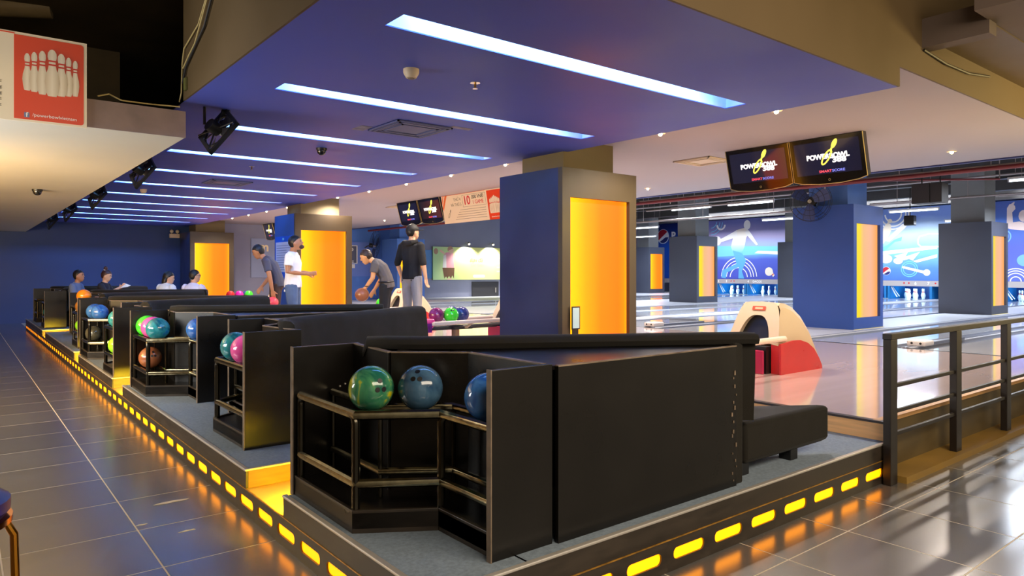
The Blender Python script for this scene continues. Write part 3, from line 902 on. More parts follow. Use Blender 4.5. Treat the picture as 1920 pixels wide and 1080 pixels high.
def swoosh(cx, cy, k):
    """stylised pin whose tail makes a slanted loop"""
    a = math.radians(-33)
    head = [(cx + .085 * k + k * (p[0] * math.cos(a) - p[1] * math.sin(a)), cy + .13 * k + k * (p[0] * math.sin(a) + p[1] * math.cos(a))) for p in circle(0, 0, .026, 18, ry=.06)]
    loop = []
    for i in range(27):
        t = 2 * PI * i / 26; x, y = .030 * math.cos(t), .098 * math.sin(t); b = math.radians(-38)
        loop.append((cx - .02 * k + k * (x * math.cos(b) - y * math.sin(b)), cy - .015 * k + k * (x * math.sin(b) + y * math.cos(b))))
    neck = [(cx + .052 * k, cy + .085 * k), (cx + .035 * k, cy + .055 * k), (cx + .045 * k, cy + .03 * k)]
    return [head] + stroke(loop, .017 * k) + stroke(neck, .02 * k)


def monitor(label, y0, ztop, scr=None, x=7.75, w_=0.86, h=0.54):
    """screen hung under the ceiling, facing -x and tipped down; y0 is its edge with the larger y"""
    t = thing('monitor', label, 'monitor', group='score monitors under the ceiling')
    tl = math.radians(15); up = (-math.sin(tl), 0, math.cos(tl))
    frame(t, (x + h * math.sin(tl), y0, ztop - h * math.cos(tl)), (0, -1, 0), up)
    lo = [(.0, .05), (.1, .02), (.3, .0), (w_ - .3, .0), (w_ - .1, .02), (w_, .05)]
    MB().prism(lo + [(w_, h), (0, h)], -.09, -.002).build('casing', m_bezel, t, smooth=0, bevel=0.004)
    rim = lo + [(w_, h)]
    MB().tube([(p[0], p[1], .0) for p in [(0, h)] + lo + [(w_, h)]], .005, 6).build('rim', m_rim, t)
    MB().box(.05, .115, -.003, w_ - .05, h - .05, .001).build('screen', scr or m_screen, t, smooth=0)
    R_, U_ = (1, 0, 0), (0, 1, 0)
    cx, cy = w_ / 2 + .02, h / 2 + .05
    text('POWERBOWL', .078, m_eW, t, (cx - .01, cy - .005, .002), R_, U_, 'logo_lettering', bold=.004, extr=.0008)
    text('388', .082, m_eW, t, (cx + .12, cy - .055, .002), R_, U_, 'logo_number', bold=.004, extr=.0008, sx=1.3)
    flat(swoosh(cx, cy, 1.0), m_eYl, t, (0, 0, .002), R_, U_, 'logo_swoosh', .0025)
    text('SMART', .040, m_eRd, t, (cx + .02, .145, .002), R_, U_, 'caption_lettering', extr=.0008, ax='RIGHT', sx=1.2, bold=.001)
    text('SCORE', .040, m_eBl, t, (cx + .025, .145, .002), R_, U_, 'caption_lettering', extr=.0008, ax='LEFT', sx=1.2, bold=.001)
    MB().tube([(w_ / 2 + .012 * math.cos(a), .045 + .012 * math.sin(a), .0) for a in [k * PI / 6 for k in range(13)]], .002, 5).build('power_ring', m_rim, t)
    MB().box(w_ / 2 - .06, h - .06, -.14, w_ / 2 + .06, h + .10, -.09).build('hanger', m_black, t, smooth=0)
    return t


monitor('left screen of the nearest hanging pair, amber reflection across it', 5.33, 2.945)
monitor('right screen of the nearest hanging pair, above the blue column', 4.45, 2.945)
monitor('left screen of the far pair, beside the cap and cream banner', 13.93, 2.945)
monitor('right screen of the far pair with a painted brown reflection, touching the cream banner', 13.03, 2.945, m_screen_refl)
monitor('screen mostly hidden behind the front dark column, right of the banner', 10.02, 2.945)
monitor('farthest screen, peeping out left of the blue poster column', 22.75, 2.945)


def pin_shape(cx, y0, h):
    """flat outline of a bowling pin"""
    pr = [(.0, .13), (.03, .16), (.12, .20), (.28, .245), (.42, .22), (.55, .15), (.66, .105), (.74, .10), (.83, .125), (.92, .12), (.98, .07), (1, .02)]
    return [(cx + r * h * .62, y0 + z * h) for z, r in pr] + [(cx - r * h * .62, y0 + z * h) for z, r in pr[::-1]]


m_pinprint = ramp_mat('pin_print', [(0, (206, 186, 158)), (0.5, (240, 228, 208)), (1, (196, 178, 150))])
m_band = M('pin_band_print', (206, 40, 30), 0.5)
m_grtxt = M('grey_print', (150, 140, 120), 0.5)

# hanging banner between the far screens
bn = thing('banner', 'cream hanging banner reading 10.000 VND 1 GAME beside the far screens', 'banner')
tl = math.radians(10); frame(bn, (7.86, 12.10, 2.385), (0, -1, 0), (-math.sin(tl), 0, math.cos(tl)))
MB().box(0, 0, -.02, 1.98, .57, 0).build('board', m_printcream, bn, smooth=0)
R_, U_ = (1, 0, 0), (0, 1, 0)
flat([[(1.55, .0), (1.98, .0), (1.98, .55), (1.55, .55)]], m_orange, bn, (0, 0, 0), R_, U_, 'red_field')
flat([[(.0, .33), (.14, .57), (.21, .57), (.03, .27)], [(.0, .44), (.06, .57), (.09, .57), (.0, .38)]], M('ribbon_print', (226, 112, 50), 0.5), bn, (0, 0, 0), R_, U_, 'ribbon')
flat(stroke([(.0, .565), (1.5, .565)], .006), m_orange, bn, (0, 0, 0), R_, U_, 'border_line')
flat(stroke([(.74, .30), (1.50, .30), (1.50, .53), (.74, .53), (.74, .30)], .006), m_grtxt, bn, (0, 0, 0), R_, U_, 'price_frame')
text('10', .24, m_red, bn, (.88, .415, .001), R_, U_, 'price_lettering', bold=.004)
text('.000 VNĐ', .10, m_blackprint, bn, (1.24, .47, .001), R_, U_, 'price_lettering')
text('1 GAME', .105, m_red, bn, (1.25, .37, .001), R_, U_, 'price_lettering')
text('THỨ 4', .09, m_grtxt, bn, (.55, .46, .001), R_, U_, 'faded_lettering')
text('VÀ THỨ 5', .085, m_grtxt, bn, (.50, .36, .001), R_, U_, 'faded_lettering')
for k in range(5):
    flat(stroke([(.62 - .05 * k, .25 - .045 * k), (1.48, .25 - .045 * k)], .008), m_grtxt, bn, (0, 0, 0), R_, U_, 'text_line')
flat(swoosh(.22, .17, .6), m_grtxt, bn, (0, 0, 0), R_, U_, 'faded_logo')
for k in range(7):
    flat([pin_shape(1.63 + .045 * k, .12, .33 - .02 * abs(3 - k))], m_pinprint, bn, (0, 0, .0021 + .0002 * (3 - abs(3 - k))), R_, U_, 'printed_pin')
    flat([[(1.613 + .045 * k, .30 + .004 * (3 - abs(3 - k))), (1.647 + .045 * k, .30 + .004 * (3 - abs(3 - k))), (1.645 + .045 * k, .315 + .004 * (3 - abs(3 - k))), (1.615 + .045 * k, .315 + .004 * (3 - abs(3 - k)))]], m_band, bn, (0, 0, .0046), R_, U_, 'pin_band', .0006)
text('f/powerbowlvietnam', .035, m_wht, bn, (1.77, .055, .0025), R_, U_, 'web_lettering', extr=.0005)
for q in (.18, 1.50): MB().tube([(q, .57, 0), (q, .66, .0)], .006, 6).build('hook', m_black, bn)

# large poster on the front of the left soffit
po = thing('poster', 'red and cream poster of seven white bowling pins on the soffit edge', 'poster', (-.70, 6.105, 2.484))
frame(po, (-.70, 6.105, 2.484), EX, EZ)
MB().box(0, 0, -.018, 1.463, .634, 0).build('board', m_printcream, po, smooth=0)
flat([[(1.016, .015), (1.423, .015)] + circle(1.423, .035, .02, 6, -PI / 2, 0) + circle(1.423, .595, .02, 6, 0, PI / 2) + [(1.423, .615), (1.016, .615)]], m_orange, po, (0, 0, 0), R_, U_, 'red_field')
fr = stroke([(.2, .622), (1.02, .622)], .008) + stroke([(.4, .30), (.90, .30), (.925, .33), (.925, .53), (.90, .56), (.4, .56)], .008)
flat(fr, m_orange, po, (0, 0, 0), R_, U_, 'red_outline')
PINS = [(49, 99, 169, 18), (62, 97, 172, 19), (140, 114, 181, 16), (127, 108, 181, 18), (77, 95, 177, 22), (113, 101, 181, 24), (95.5, 93, 181, 29)]


def pp(u, v):   # print layout of the poster in its own units
    return (u - 163) * .00324 + 1.463, .634 - (v - (53 + u * .178)) * .634 / (169 - u * .0675)


for i, (u, vt, vb, wd) in enumerate(PINS):
    x, y1 = pp(u, vt); _, y0 = pp(u, vb); hh = y1 - y0; g = wd * .00324 * .5
    pr = [(.0, .55), (.04, .68), (.14, .85), (.30, 1.0), (.44, .88), (.58, .56), (.66, .46), (.74, .44), (.84, .60), (.92, .56), (.98, .32), (1, .08)]
    z = .0022 + .0009 * i
    flat([[(x + r * g, y0 + t * hh) for t, r in pr] + [(x - r * g, y0 + t * hh) for t, r in pr[::-1]]], m_pinprint, po, (0, 0, z), R_, U_, 'printed_pin', .0008)
    bd = [[(x - q * g, y0 + a * hh), (x + q * g, y0 + a * hh), (x + q * g, y0 + c * hh), (x - q * g, y0 + c * hh)] for a, c, q in ((.655, .69, .46), (.735, .77, .47))]
    for q_ in bd: flat([q_], m_band, po, (0, 0, z + .0008), R_, U_, 'pin_band', .0003)
text('/powerbowlvietnam', .034, m_wht, po, (1.262, .052, .0025), R_, U_, 'web_lettering', extr=.0006)
flat([rrect(1.075, .030, 1.107, .066, .004)], M('icon_blue', (110, 120, 160), 0.5), po, (0, 0, .002), R_, U_, 'icon_tile', .001)
text('f', .045, m_wht, po, (1.091, .048, .0035), R_, U_, 'icon_lettering', extr=.0004, bold=.001)
for s_, y in (('hợp lý nhất với nhóm được', .27), ('chơi bowling cùng', .228), ('bạn bè mỗi tháng', .186), ('thi đấu hoặc', .144), ('trọn gói đặc', .102)):
    text(s_, .032, m_blackprint, po, (.945, y, .001), R_, U_, 'small_lettering', extr=.0005, ax='RIGHT')

# ------------------------------------------------------------------ murals at the pin end, masking beam, pins
MR = ((0, -1, 0), (0, 0, 1))


def mural(label, a0, a1, mat, z0=1.08, z1=3.82):
    t = thing('mural', label, 'mural'); frame(t, (27.97, 20, 0), *MR)
    MB().box(a0 + .005, z0, -.03, a1 - .005, z1, 0).build('panel', mat, t, smooth=0)
    return t


def ink(t, polys, mat, name, z=0.0, d=.004):
    for i, p in enumerate(polys if name != 'ring' else [polys]):
        flat(p if name == 'ring' else [p], mat, t, (0, 0, z + .0009 * i), R_, U_, name, d)


m_mA = ramp_mat('mural_a', [(0, (70, 84, 196)), (0.38, (78, 96, 206)), (0.5, (120, 190, 236)), (0.58, (150, 176, 224)), (0.75, (168, 160, 206)), (1, (104, 110, 180))], 'Y', noise=(.5, .12), rough=.4)
m_mB = ramp_mat('mural_b', [(0, (66, 104, 206)), (0.3, (86, 140, 226)), (0.55, (140, 214, 246)), (0.75, (196, 226, 246)), (1, (120, 150, 226))], 'Y', noise=(.5, .25), rough=.4)
m_mC = ramp_mat('mural_c', [(0, (92, 112, 206)), (0.5, (84, 100, 196)), (0.8, (66, 110, 196)), (1, (70, 96, 176))], 'Y', noise=(.5, .15), rough=.4)
m_mP = ramp_mat('mural_p', [(0, (20, 84, 200)), (0.5, (0, 78, 196)), (1, (10, 30, 110))], 'Y', noise=(.4, .1), rough=.4)
m_w = M('mural_white', (250, 250, 252), 0.4)
m_cy = M('mural_cyan', (120, 206, 240), 0.4)
m_fig = ramp_mat('mural_figure', [(0, (100, 196, 240)), (0.3, (190, 230, 245)), (0.5, (250, 250, 250)), (1, (255, 246, 236))], 'Y', rough=.4)
m_flesh = M('mural_beige', (226, 206, 206), 0.4)
A_ = mural('mural of a white glowing bowler silhouette with ringed arcs', -1.0, 6.2, m_mA)
ink(A_, [[(.17, 2.62), (5.6, 2.45), (5.6, 2.28), (.17, 2.11)]], m_cy, 'light_band', 0)
ink(A_, [[(2.46, 2.35), (5.6, 2.2), (5.6, 2.02), (2.29, 2.24)]], m_w, 'light_band', .001)
for r0 in (.45, .64, .77, .92): ink(A_, arcband(1.48, 1.15, r0 - .02, r0 + .02, 0.05, PI - .05), m_w, 'ring', .002)
for r0 in (.30, .48, .62): ink(A_, arcband(.0, 3.78, r0 - .015, r0 + .02, -PI / 2, -.1), m_cy, 'ring', .002)
ink(A_, arcband(.54, 3.6, .17, .25, 0, -PI), m_w, 'ring', .003)
ink(A_, [[(1.78, 3.4), (1.35, 3.32), (1.19, 2.98), (1.08, 2.56), (1.19, 2.29), (1.65, 2.24), (1.78, 2.54), (1.87, 2.95), (2.06, 3.21)]], m_fig, 'bowler_figure', .005)
ink(A_, [circle(1.92, 3.53, .17, 20, ry=.22), [(1.95, 3.33), (2.15, 3.1), (2.46, 2.63), (2.38, 2.6), (2.02, 2.95), (1.8, 3.2)], [(1.39, 3.32), (.99, 3.14), (.49, 2.93), (.54, 2.79), (1.15, 2.94), (1.4, 3.05)], circle(.33, 2.86, .22, 20)], m_w, 'bowler_figure', .006)
ink(A_, [[(1.17, 2.4), (1.28, 2.09), (1.37, 1.78), (.61, 1.48), (.56, 1.14), (.8, 1.1), (.86, 1.38), (1.57, 1.66), (1.74, 2.01), (1.61, 2.28)], [(1.57, 1.93), (1.49, 1.63), (1.47, 1.1), (1.77, 1.1), (1.66, 1.44), (1.87, 1.93), (1.65, 2.27)]], M('mural_legs', (96, 176, 232), 0.4), 'bowler_figure', .006)
ink(A_, [circle(3.0, 1.42, .19, 18), [(3.08, 1.35), (3.17, 1.42), (3.28, 1.26), (3.2, 1.18)]], M('mural_cream', (246, 236, 220), .4), 'printed_pin', .004)
ink(A_, [[(3.13, 1.27), (3.22, 1.34), (3.25, 1.31), (3.16, 1.24)]], m_band, 'pin_band', .006)
B_ = mural('mural of flying pins, white streaks, lightning and ringed ball', 6.2, 11.4, m_mB)
for r0 in (.30, .46, .57): ink(B_, arcband(8.21, 3.6, r0 - .03, r0 + .02, -PI, .35), m_w, 'ring', .002)
ink(B_, [[(7.68, 2.19), (9.74, 2.36), (9.74, 2.25), (7.68, 2.04)], [(7.92, 2.6), (8.53, 3.21), (8.78, 3.24), (8.64, 3.06), (8.07, 2.56)], [(8.91, 1.81), (9.74, 2.05), (9.74, 1.93), (9.05, 1.75)]], m_w, 'streak', .004)
ink(B_, [[(7.7, 2.3), (8.03, 2.45), (8.25, 2.63), (8.53, 2.73), (8.5, 2.58), (8.28, 2.55), (8.07, 2.37), (7.74, 2.07)]], m_cy, 'splash', .003)
ink(B_, [[(8.25, 2.01), (8.74, 2.15), (8.65, 1.98), (9.16, 2.15), (8.91, 1.83), (8.78, 1.89), (8.53, 1.83)]], m_w, 'lightning', .005)
ink(B_, [circle(8.09, 3.35, .085, 14), [(8.01, 3.3), (8.12, 3.22), (8.15, 3.01), (8.03, 2.75), (7.85, 2.49), (7.74, 2.61), (7.78, 2.95), (7.89, 3.17)], circle(7.96, 1.9, .22, 18, ry=.17), circle(8.39, 1.82, .17, 16, ry=.12)], M('mural_cream', (246, 236, 220), .4), 'printed_pin', .006)
ink(B_, arcband(8.79, 1.51, .20, .23, 0, 2 * PI, 26), m_cy, 'ring', .004); ink(B_, arcband(8.79, 1.51, .27, .30, 0, 2 * PI, 26), m_cy, 'ring', .004)
ink(B_, [[(8.55, 1.63), (9.39, 1.42), (9.37, 1.32), (8.53, 1.55)], circle(9.39, 1.38, .12, 18)], m_w, 'cue_ball', .006)
for q in stroke([(9.09, 2.6), (9.14, 2.72), (9.46, 2.8), (9.9, 2.78)], .05) + stroke([(9.9, 2.32), (9.19, 2.34), (9.09, 2.45), (9.09, 2.6)], .05): ink(B_, [q], m_w, 'outline', .005)


def globe(t, cx, cy, r, k=.008):
    """round red, white and navy emblem"""
    flat([circle(cx, cy, r * 1.09, 30)], M('emblem_rim', (214, 222, 240), .4), t, (0, 0, k), R_, U_, 'emblem_rim', .003)
    top = [(cx + r * math.cos(a), cy + r * math.sin(a)) for a in [math.radians(40 + 175 * i / 20) for i in range(21)]]
    wave = [(cx - .25 * r, cy - .12 * r), (cx + .25 * r, cy + .25 * r)]
    flat([circle(cx, cy, r, 30)], m_w, t, (0, 0, k + .003), R_, U_, 'emblem_white', .002)
    flat([top + wave], M('emblem_red', (190, 26, 44), .4), t, (0, 0, k + .005), R_, U_, 'emblem_red', .002)
    bot = [(cx + r * math.cos(a), cy + r * math.sin(a)) for a in [math.radians(232 + 120 * i / 16) for i in range(17)]]
    flat([bot + [(cx + .45 * r, cy - .15 * r), (cx - .1 * r, cy - .50 * r)]], M('emblem_navy', (16, 34, 110), .4), t, (0, 0, k + .005), R_, U_, 'emblem_navy', .002)


globe(B_, 7.96, 1.44, .15)
C_ = mural('mural of a beige figure raising one arm, with ringed arcs', 11.4, 17.7, m_mC)
ink(C_, [[(11.89, 2.9), (11.9, 3.57), (11.97, 3.7), (12.06, 3.71), (12.13, 3.63), (12.14, 3.53), (12.05, 3.42), (12.07, 3.08), (12.25, 3.1), (12.39, 3.06), (13.0, 2.98), (13.0, 2.7), (12.0, 2.85)], [(12.0, 3.7), (12.11, 3.78), (12.12, 3.74), (12.06, 3.6)], circle(12.38, 3.28, .15, 18, ry=.2)], m_flesh, 'raised_arm_figure', .003)
ink(C_, [circle(12.40, 1.79, .22, 20, ry=.2)], M('mural_sky', (120, 180, 232), .4), 'light_spot', .002)
for r0 in (.16, .28, .36, .44): ink(C_, arcband(12.15, 1.08, r0 - .02, r0 + .012, 0.0, PI), m_w, 'ring', .002)
for r0 in (.16, .24): ink(C_, arcband(11.77, 2.61, r0 - .02, r0 + .015, -.9, .9), M('mural_sky', (120, 180, 232), .4), 'ring', .002)
P_ = mural('deep blue wall panel with a round red white and navy emblem', -3.2, -1.0, m_mP)
globe(P_, -2.88, 3.2, .34)
text('P', .5, m_w, P_, (-2.24, 3.2, .002), R_, U_, 'lettering', bold=.02)
mk = thing('masking_beam', 'long grey masking beam above the pins with lane numbers', 'beam'); frame(mk, (27.92, 20, 0), *MR)
MB().box(-3.2, .87, -.1, 17.8, 1.075, 0).build('beam', M('beam_grey', (176, 170, 172), 0.4), mk, smooth=0)
for s_, y in (('2', 19.565), ('3', 19.13), ('4', 18.0), ('5', 13.2), ('6', 10.98), ('7', 10.54), ('8', 7.0), ('1', 21.4)):
    text(s_, .15, m_w, mk, (20 - y, .97, .001), R_, U_, 'lane_number', bold=.004)
for y in (18.885, 18.73, 11.38, 11.21, 10.3, 7.3, 7.1):
    flat([circle(20 - y, .985, .032, 12)], m_red, mk, (0, 0, 0), R_, U_, 'indicator_dot', .004)
text('DACOS', .13, m_w, mk, (2.45, .97, .001), R_, U_, 'lettering', bold=.003)
pin_src = None
m_pin = M('pin_white', (244, 246, 248), 0.25)
prof = [(.026, 0), (.031, .01), (.042, .05), (.056, .10), (.0605, .115), (.056, .15), (.040, .20), (.026, .235), (.0235, .255), (.027, .29), (.0325, .335), (.030, .36), (.018, .377), (.004, .381)]
m_deck = M('pin_deck_blue', (30, 120, 190), 0.3)
for i, y in enumerate(LANES):
    for row in range(4):
        for k in range(row + 1):
            px, py = 27.95 + .264 * row, y + .305 * (k - row / 2)
            if pin_src is None:
                pin_src = MB().lathe(prof, n=12).build('bowling_pin', m_pin)
                MB().lathe([(.0288, .238), (.0258, .25), (.0258, .256), (.0275, .268)], n=12).build('neck_band', m_band, pin_src)
                pin = pin_src
            else: pin = copy_tree(pin_src)
            pin.location = (px, py, .39)
            rown = ['front row', 'second row', 'third row', 'back row'][row]
            lab = (f'white pin at the front of the triangle, {ORD[i]} lane from the railing' if row == 0 else
                   f'white pin, {ORD[k]} from the right in the {rown}, {ORD[i]} lane from the railing')
            tag(pin, lab, 'bowling pin', 'bowling pins on the decks')
    kb = struct(MB().box(27.92, y + .70, .30, 29.3, y + .78, .87).build('wall_kickback', m_deck, smooth=0))
    struct(MB().box(27.92, y - .78, .30, 29.3, y - .70, .87).build('wall_kickback', m_deck, smooth=0))
    area('pin_lamp', (28.1, y, .86), (28.6, y, .39), .12, 1.1, 22, (.40, .76, 1.0))
    sw_ = thing('pin_sweep', f'pale sweep arm of the pinsetter beside the {ORD[i]} lane from the railing', 'sweep arm', (28.0, y + .62, .42), 0, 'pinsetter sweep arms')
    MB().tube([(0, .05, .42), (.02, -.05, .20), (.0, -.16, .03)], .022, 6).build('arm', m_cap, sw_)
    MB().tube([(0.05, .02, .42), (.07, -.10, .22), (.05, -.22, .06)], .014, 6).build('brace', m_cap, sw_)
struct(MB().box(29.3, 2.2, .30, 29.4, 23.2, 1.0).build('wall_pin_curtain', M('curtain_blue', (10, 60, 130), 0.5), smooth=0))

for i, (x, y) in enumerate(((10.1, 3.97), (9.92, 8.45))):
    fu = thing('foul_light_unit', ['low white foul line unit on the lanes behind the railing', 'low white foul line unit beside the front column'][i], 'foul unit', (x, y, .40), 0, 'foul line units')
    MB().box(0, -.12, 0, .30, .12, .075).build('housing', M('foul_white', (236, 228, 224), .35), fu, smooth=0, bevel=.02)
    for k in (-.06, .05): MB().cyl((-.003, k, .04), (.004, k, .04), .016, n=10).build('lens', m_black, fu)
    MB().box(.30, -.05, 0, 1.6, .05, .035).build('cable_duct', m_gutter, fu, smooth=0)


# ------------------------------------------------------------------ lamps: downlights in the white ceiling, tubes over the lanes
def downlight(x, y, z, label, group, power=170):
    t = thing('downlight', label, 'downlight', (x, y, z), 0, group)
    MB().lathe([(.045, -.004), (.055, -.006), (.06, 0), (.045, .0)], n=20).build('trim_ring', m_cream, t)
    MB().sphere((0, 0, -.012), .022, 12, 8).build('bulb', m_emL, t)
    l = bpy.data.lights.new('downlight_lamp', 'SPOT'); l.energy = power; l.color = (1.0, 0.86, 0.72); l.spot_size = math.radians(150); l.spot_blend = 0.7; l.shadow_soft_size = 0.04
    o = bpy.data.objects.new('downlight_lamp', l); COL.objects.link(o); o.location = (x, y, z - .05)
    return t


for k in range(14):
    downlight(6.15, 3.66 + 1.41 * k, 2.95, f'warm downlight beside the blue ceiling edge, {ORD[k]} from the front corner', 'downlights along the blue ceiling')
for k, y in enumerate((3.5, 8.54, 13.6, 18.7)):
    downlight(10.0, y, 2.95, f'warm downlight near the lane edge of the white ceiling, {ORD[k]} from the railing', 'downlights near the lanes', 300)
k = 0
for x, ys in ((14.2, (3.5, 9.1, 10.75, 15.5)), (19.2, (4.4, 7.6, 11.3, 16.5)), (24.0, (8.0, 12.5, 20.6))):
    for y in ys:
        t = thing('tube_light', f'white fluorescent tube over the lanes, {["first", "middle", "far"][[14.2, 19.2, 24.0].index(x)]} row, {ORD[ys.index(y)]} from the railing', 'tube light', (x, y, 2.97), 0, 'fluorescent tubes over the lanes')
        MB().tube([(0, -.57, 0), (0, .57, 0)], .019, 10).build('tube', m_emW, t)
        MB().box(-.03, -.6, .022, .03, .6, .06).build('batten', m_cap, t, smooth=0)
        for s_ in (-.585, .585): MB().box(-.02, s_ - .012, -.02, .02, s_ + .012, .03).build('end_holder', m_cap, t, smooth=0)
        for s_ in (-.4, .4): MB().tube([(0, s_, .06), (0, s_, 1.22)], .004, 5).build('hanger', m_pipe, t)
        area('tube_lamp', (x, y, 2.94), (x, y, 0), .03, 1.1, 150, (0.80, 0.88, 1.0))
for y, s_ in ((5.0, 4.5), (10.8, 4.5), (18.0, 5)):
    area('mural_fill', (26.0, y, 4.0), (27.97, y, 2.0), s_, .2, 150, (0.92, 0.96, 1.0))  # area lights added out of sight behind the beams to brighten the murals
# pipework under the lane ceiling
pp_ = thing('sprinkler_pipe', 'dark red sprinkler pipe running along the edge of the white ceiling', 'pipe', (11.6, 2.4, 2.885))
MB().tube([(0, 0, 0), (0, 20.5, 0)], .034, 10).build('pipe', m_redpipe, pp_)
for y in (2.4, 5.6, 9.4): MB().tube([(0, y, .03), (0, y, 1.3)], .006, 5).build('hanger', m_pipe, pp_)
for y in (3.6, 6.9, 9.9):
    MB().tube([(0, y, -.03), (0, y, -.07)], .012, 8).build('sprinkler_head', m_chrome, pp_)
for i, (x, y0, y1, z) in enumerate(((14.0, 7.6, 12.9, 2.70), (14.0, 9.0, 12.0, 2.98), (19.0, 4.0, 8.6, 3.20), (12.6, 2.6, 11, 3.05), (16.4, 2.6, 16, 3.35), (21.5, 5, 20, 3.4))):
    q = thing('conduit', f'grey pipe slung across the lane ceiling, {ORD[i]} of six', 'pipe', (x, y0, z), 0, 'grey pipes of the lane ceiling')
    MB().tube([(0, 0, 0), (0, y1 - y0, 0)], .022, 8).build('pipe', m_pipe, q)
    for f_ in (.15, .5, .85): MB().tube([(0, f_ * (y1 - y0), 0), (0, f_ * (y1 - y0), 4.2 - z)], .006, 5).build('hanger', m_pipe, q)
q = thing('brace_pipe', 'thin red pipe slanting across the lane ceiling', 'pipe', (13.2, 6.1, 3.1))
MB().tube([(0, 0, 0), (2.6, -1.4, .1)], .02, 8).build('pipe', m_redpipe, q); MB().tube([(2.6, -1.4, .1), (2.6, -1.4, 1.1)], .01, 6).build('hanger', m_pipe, q)
q = thing('hanging_cabinet', 'dark grey double cabinet hung from the lane ceiling left of the grey column', 'cabinet', (13.5, 4.86, 2.63))
MB().box(0, .02, 0, .3, .21, .34).build('panel', m_dark, q, smooth=0, bevel=.006)
MB().box(0, .22, 0, .3, .52, .35).build('panel', m_dark, q, smooth=0, bevel=.006)
for y in (.1, .4): MB().tube([(.15, y, .33), (.15, y, 1.57)], .012, 6).build('hanger', m_black, q)
q = thing('hanging_speaker', 'small black speaker hung in front of the flying pins mural', 'speaker', (22.5, 9.0, 2.95))
MB().box(-.12, -.14, -.15, .12, .14, .15).build('cabinet', m_black, q, smooth=0, bevel=.03)
MB().tube([(0, 0, .14), (0, 0, 1.26)], .015, 6).build('hanger', m_black, q)

# ------------------------------------------------------------------ small ceiling fittings


def vent(x, y, z, s, label, mat):
    t = thing('ceiling_vent', label, 'vent', (x, y, z), 0, 'square ceiling vents')
    for k in range(4):
        a = s / 2 - .035 * k; zz = -.004 - .004 * (k % 2)
        for c in ((-a, -a, a, -a + .018), (-a, a - .018, a, a), (-a, -a, -a + .018, a), (a - .018, -a, a, a)):
            MB().box(c[0], c[1], zz - .012, c[2], c[3], zz + .004).build('louvre' if k else 'frame', mat, t, smooth=0)
    MB().box(-s / 2 + .14, -s / 2 + .14, -.012, s / 2 - .14, s / 2 - .14, -.006).build('core', mat, t, smooth=0)
    MB().box(-s / 2, -s / 2, -.003, s / 2, s / 2, 0).build('backing', m_black, t, smooth=0)


m_ventb = M('vent_blue_grey', (84, 92, 140), 0.5)
vent(3.46, 5.95, 2.80, .60, 'square vent in the blue ceiling with scuffed paint around it', m_ventb)
vent(3.30, 11.3, 2.80, .60, 'second square vent deeper along the blue ceiling', m_ventb)
vent(8.15, 5.95, 2.95, .60, 'square vent in the white ceiling left of the screens', m_cream)
vent(8.3, 14.6, 2.95, .60, 'far square vent in the white ceiling before the far screens', m_cream)
scf = struct(MB().box(3.02, 6.1, 2.797, 3.14, 6.32, 2.80).box(3.72, 5.58, 2.797, 3.95, 5.66, 2.80).build('trim_2', M('bare_filler', (150, 142, 160), .8, noise=(14, .3)), smooth=0))
for i, (x, y, l) in enumerate(((2.454, 4.205, 'white smoke detector on the blue ceiling between the two nearest light slots'), (2.467, 13.13, 'far white smoke detector near the left edge of the blue ceiling'))):
    t = thing('smoke_detector', l, 'smoke detector', (x, y, 2.80), 0, 'smoke detectors')
    MB().lathe([(.03, -.062), (.036, -.060), (.052, -.032), (.055, -.022), (.055, 0), (.0, 0)], n=24).build('body', m_cream, t)
    MB().lathe([(.0, -.066), (.022, -.066), (.024, -.06), (0, -.06)], n=16).build('sensor_grille', M('detector_grille', (120, 104, 80), .5), t)
for i, (x, y, l) in enumerate(((2.997, 4.207, 'brass sprinkler head beside the nearest smoke detector'), (3.055, 9.387, 'small sprinkler head farther along the blue ceiling'))):
    t = thing('ceiling_sprinkler', l, 'sprinkler', (x, y, 2.80), 0, 'ceiling sprinklers')
    MB().lathe([(.038, -.004), (.038, 0), (0, 0)], n=18).build('rose', m_chrome, t)
    MB().tube([(0, 0, -.004), (0, 0, -.04)], .009, 8).build('nozzle', M('brass', (150, 110, 60), .3, metal=1), t)
    MB().lathe([(.0, -.046), (.02, -.046), (.02, -.042), (0, -.042)], n=12).build('deflector', m_chrome, t)
for x, y, z, l in ((3.226, 7.519, 2.80, 'black dome camera under the blue ceiling'), (.833, 11.197, 2.50, 'black dome camera under the white soffit on the left')):
    t = thing('dome_camera', l, 'camera', (x, y, z), 0, 'dome cameras')
    MB().lathe([(.06, -.025), (.062, 0), (0, 0)], n=20).build('base', m_black, t)
    MB().sphere((0, 0, -.03), .052, 18, 12).build('dome', M('dome_glass', (20, 20, 24), .08, coat=.5), t)

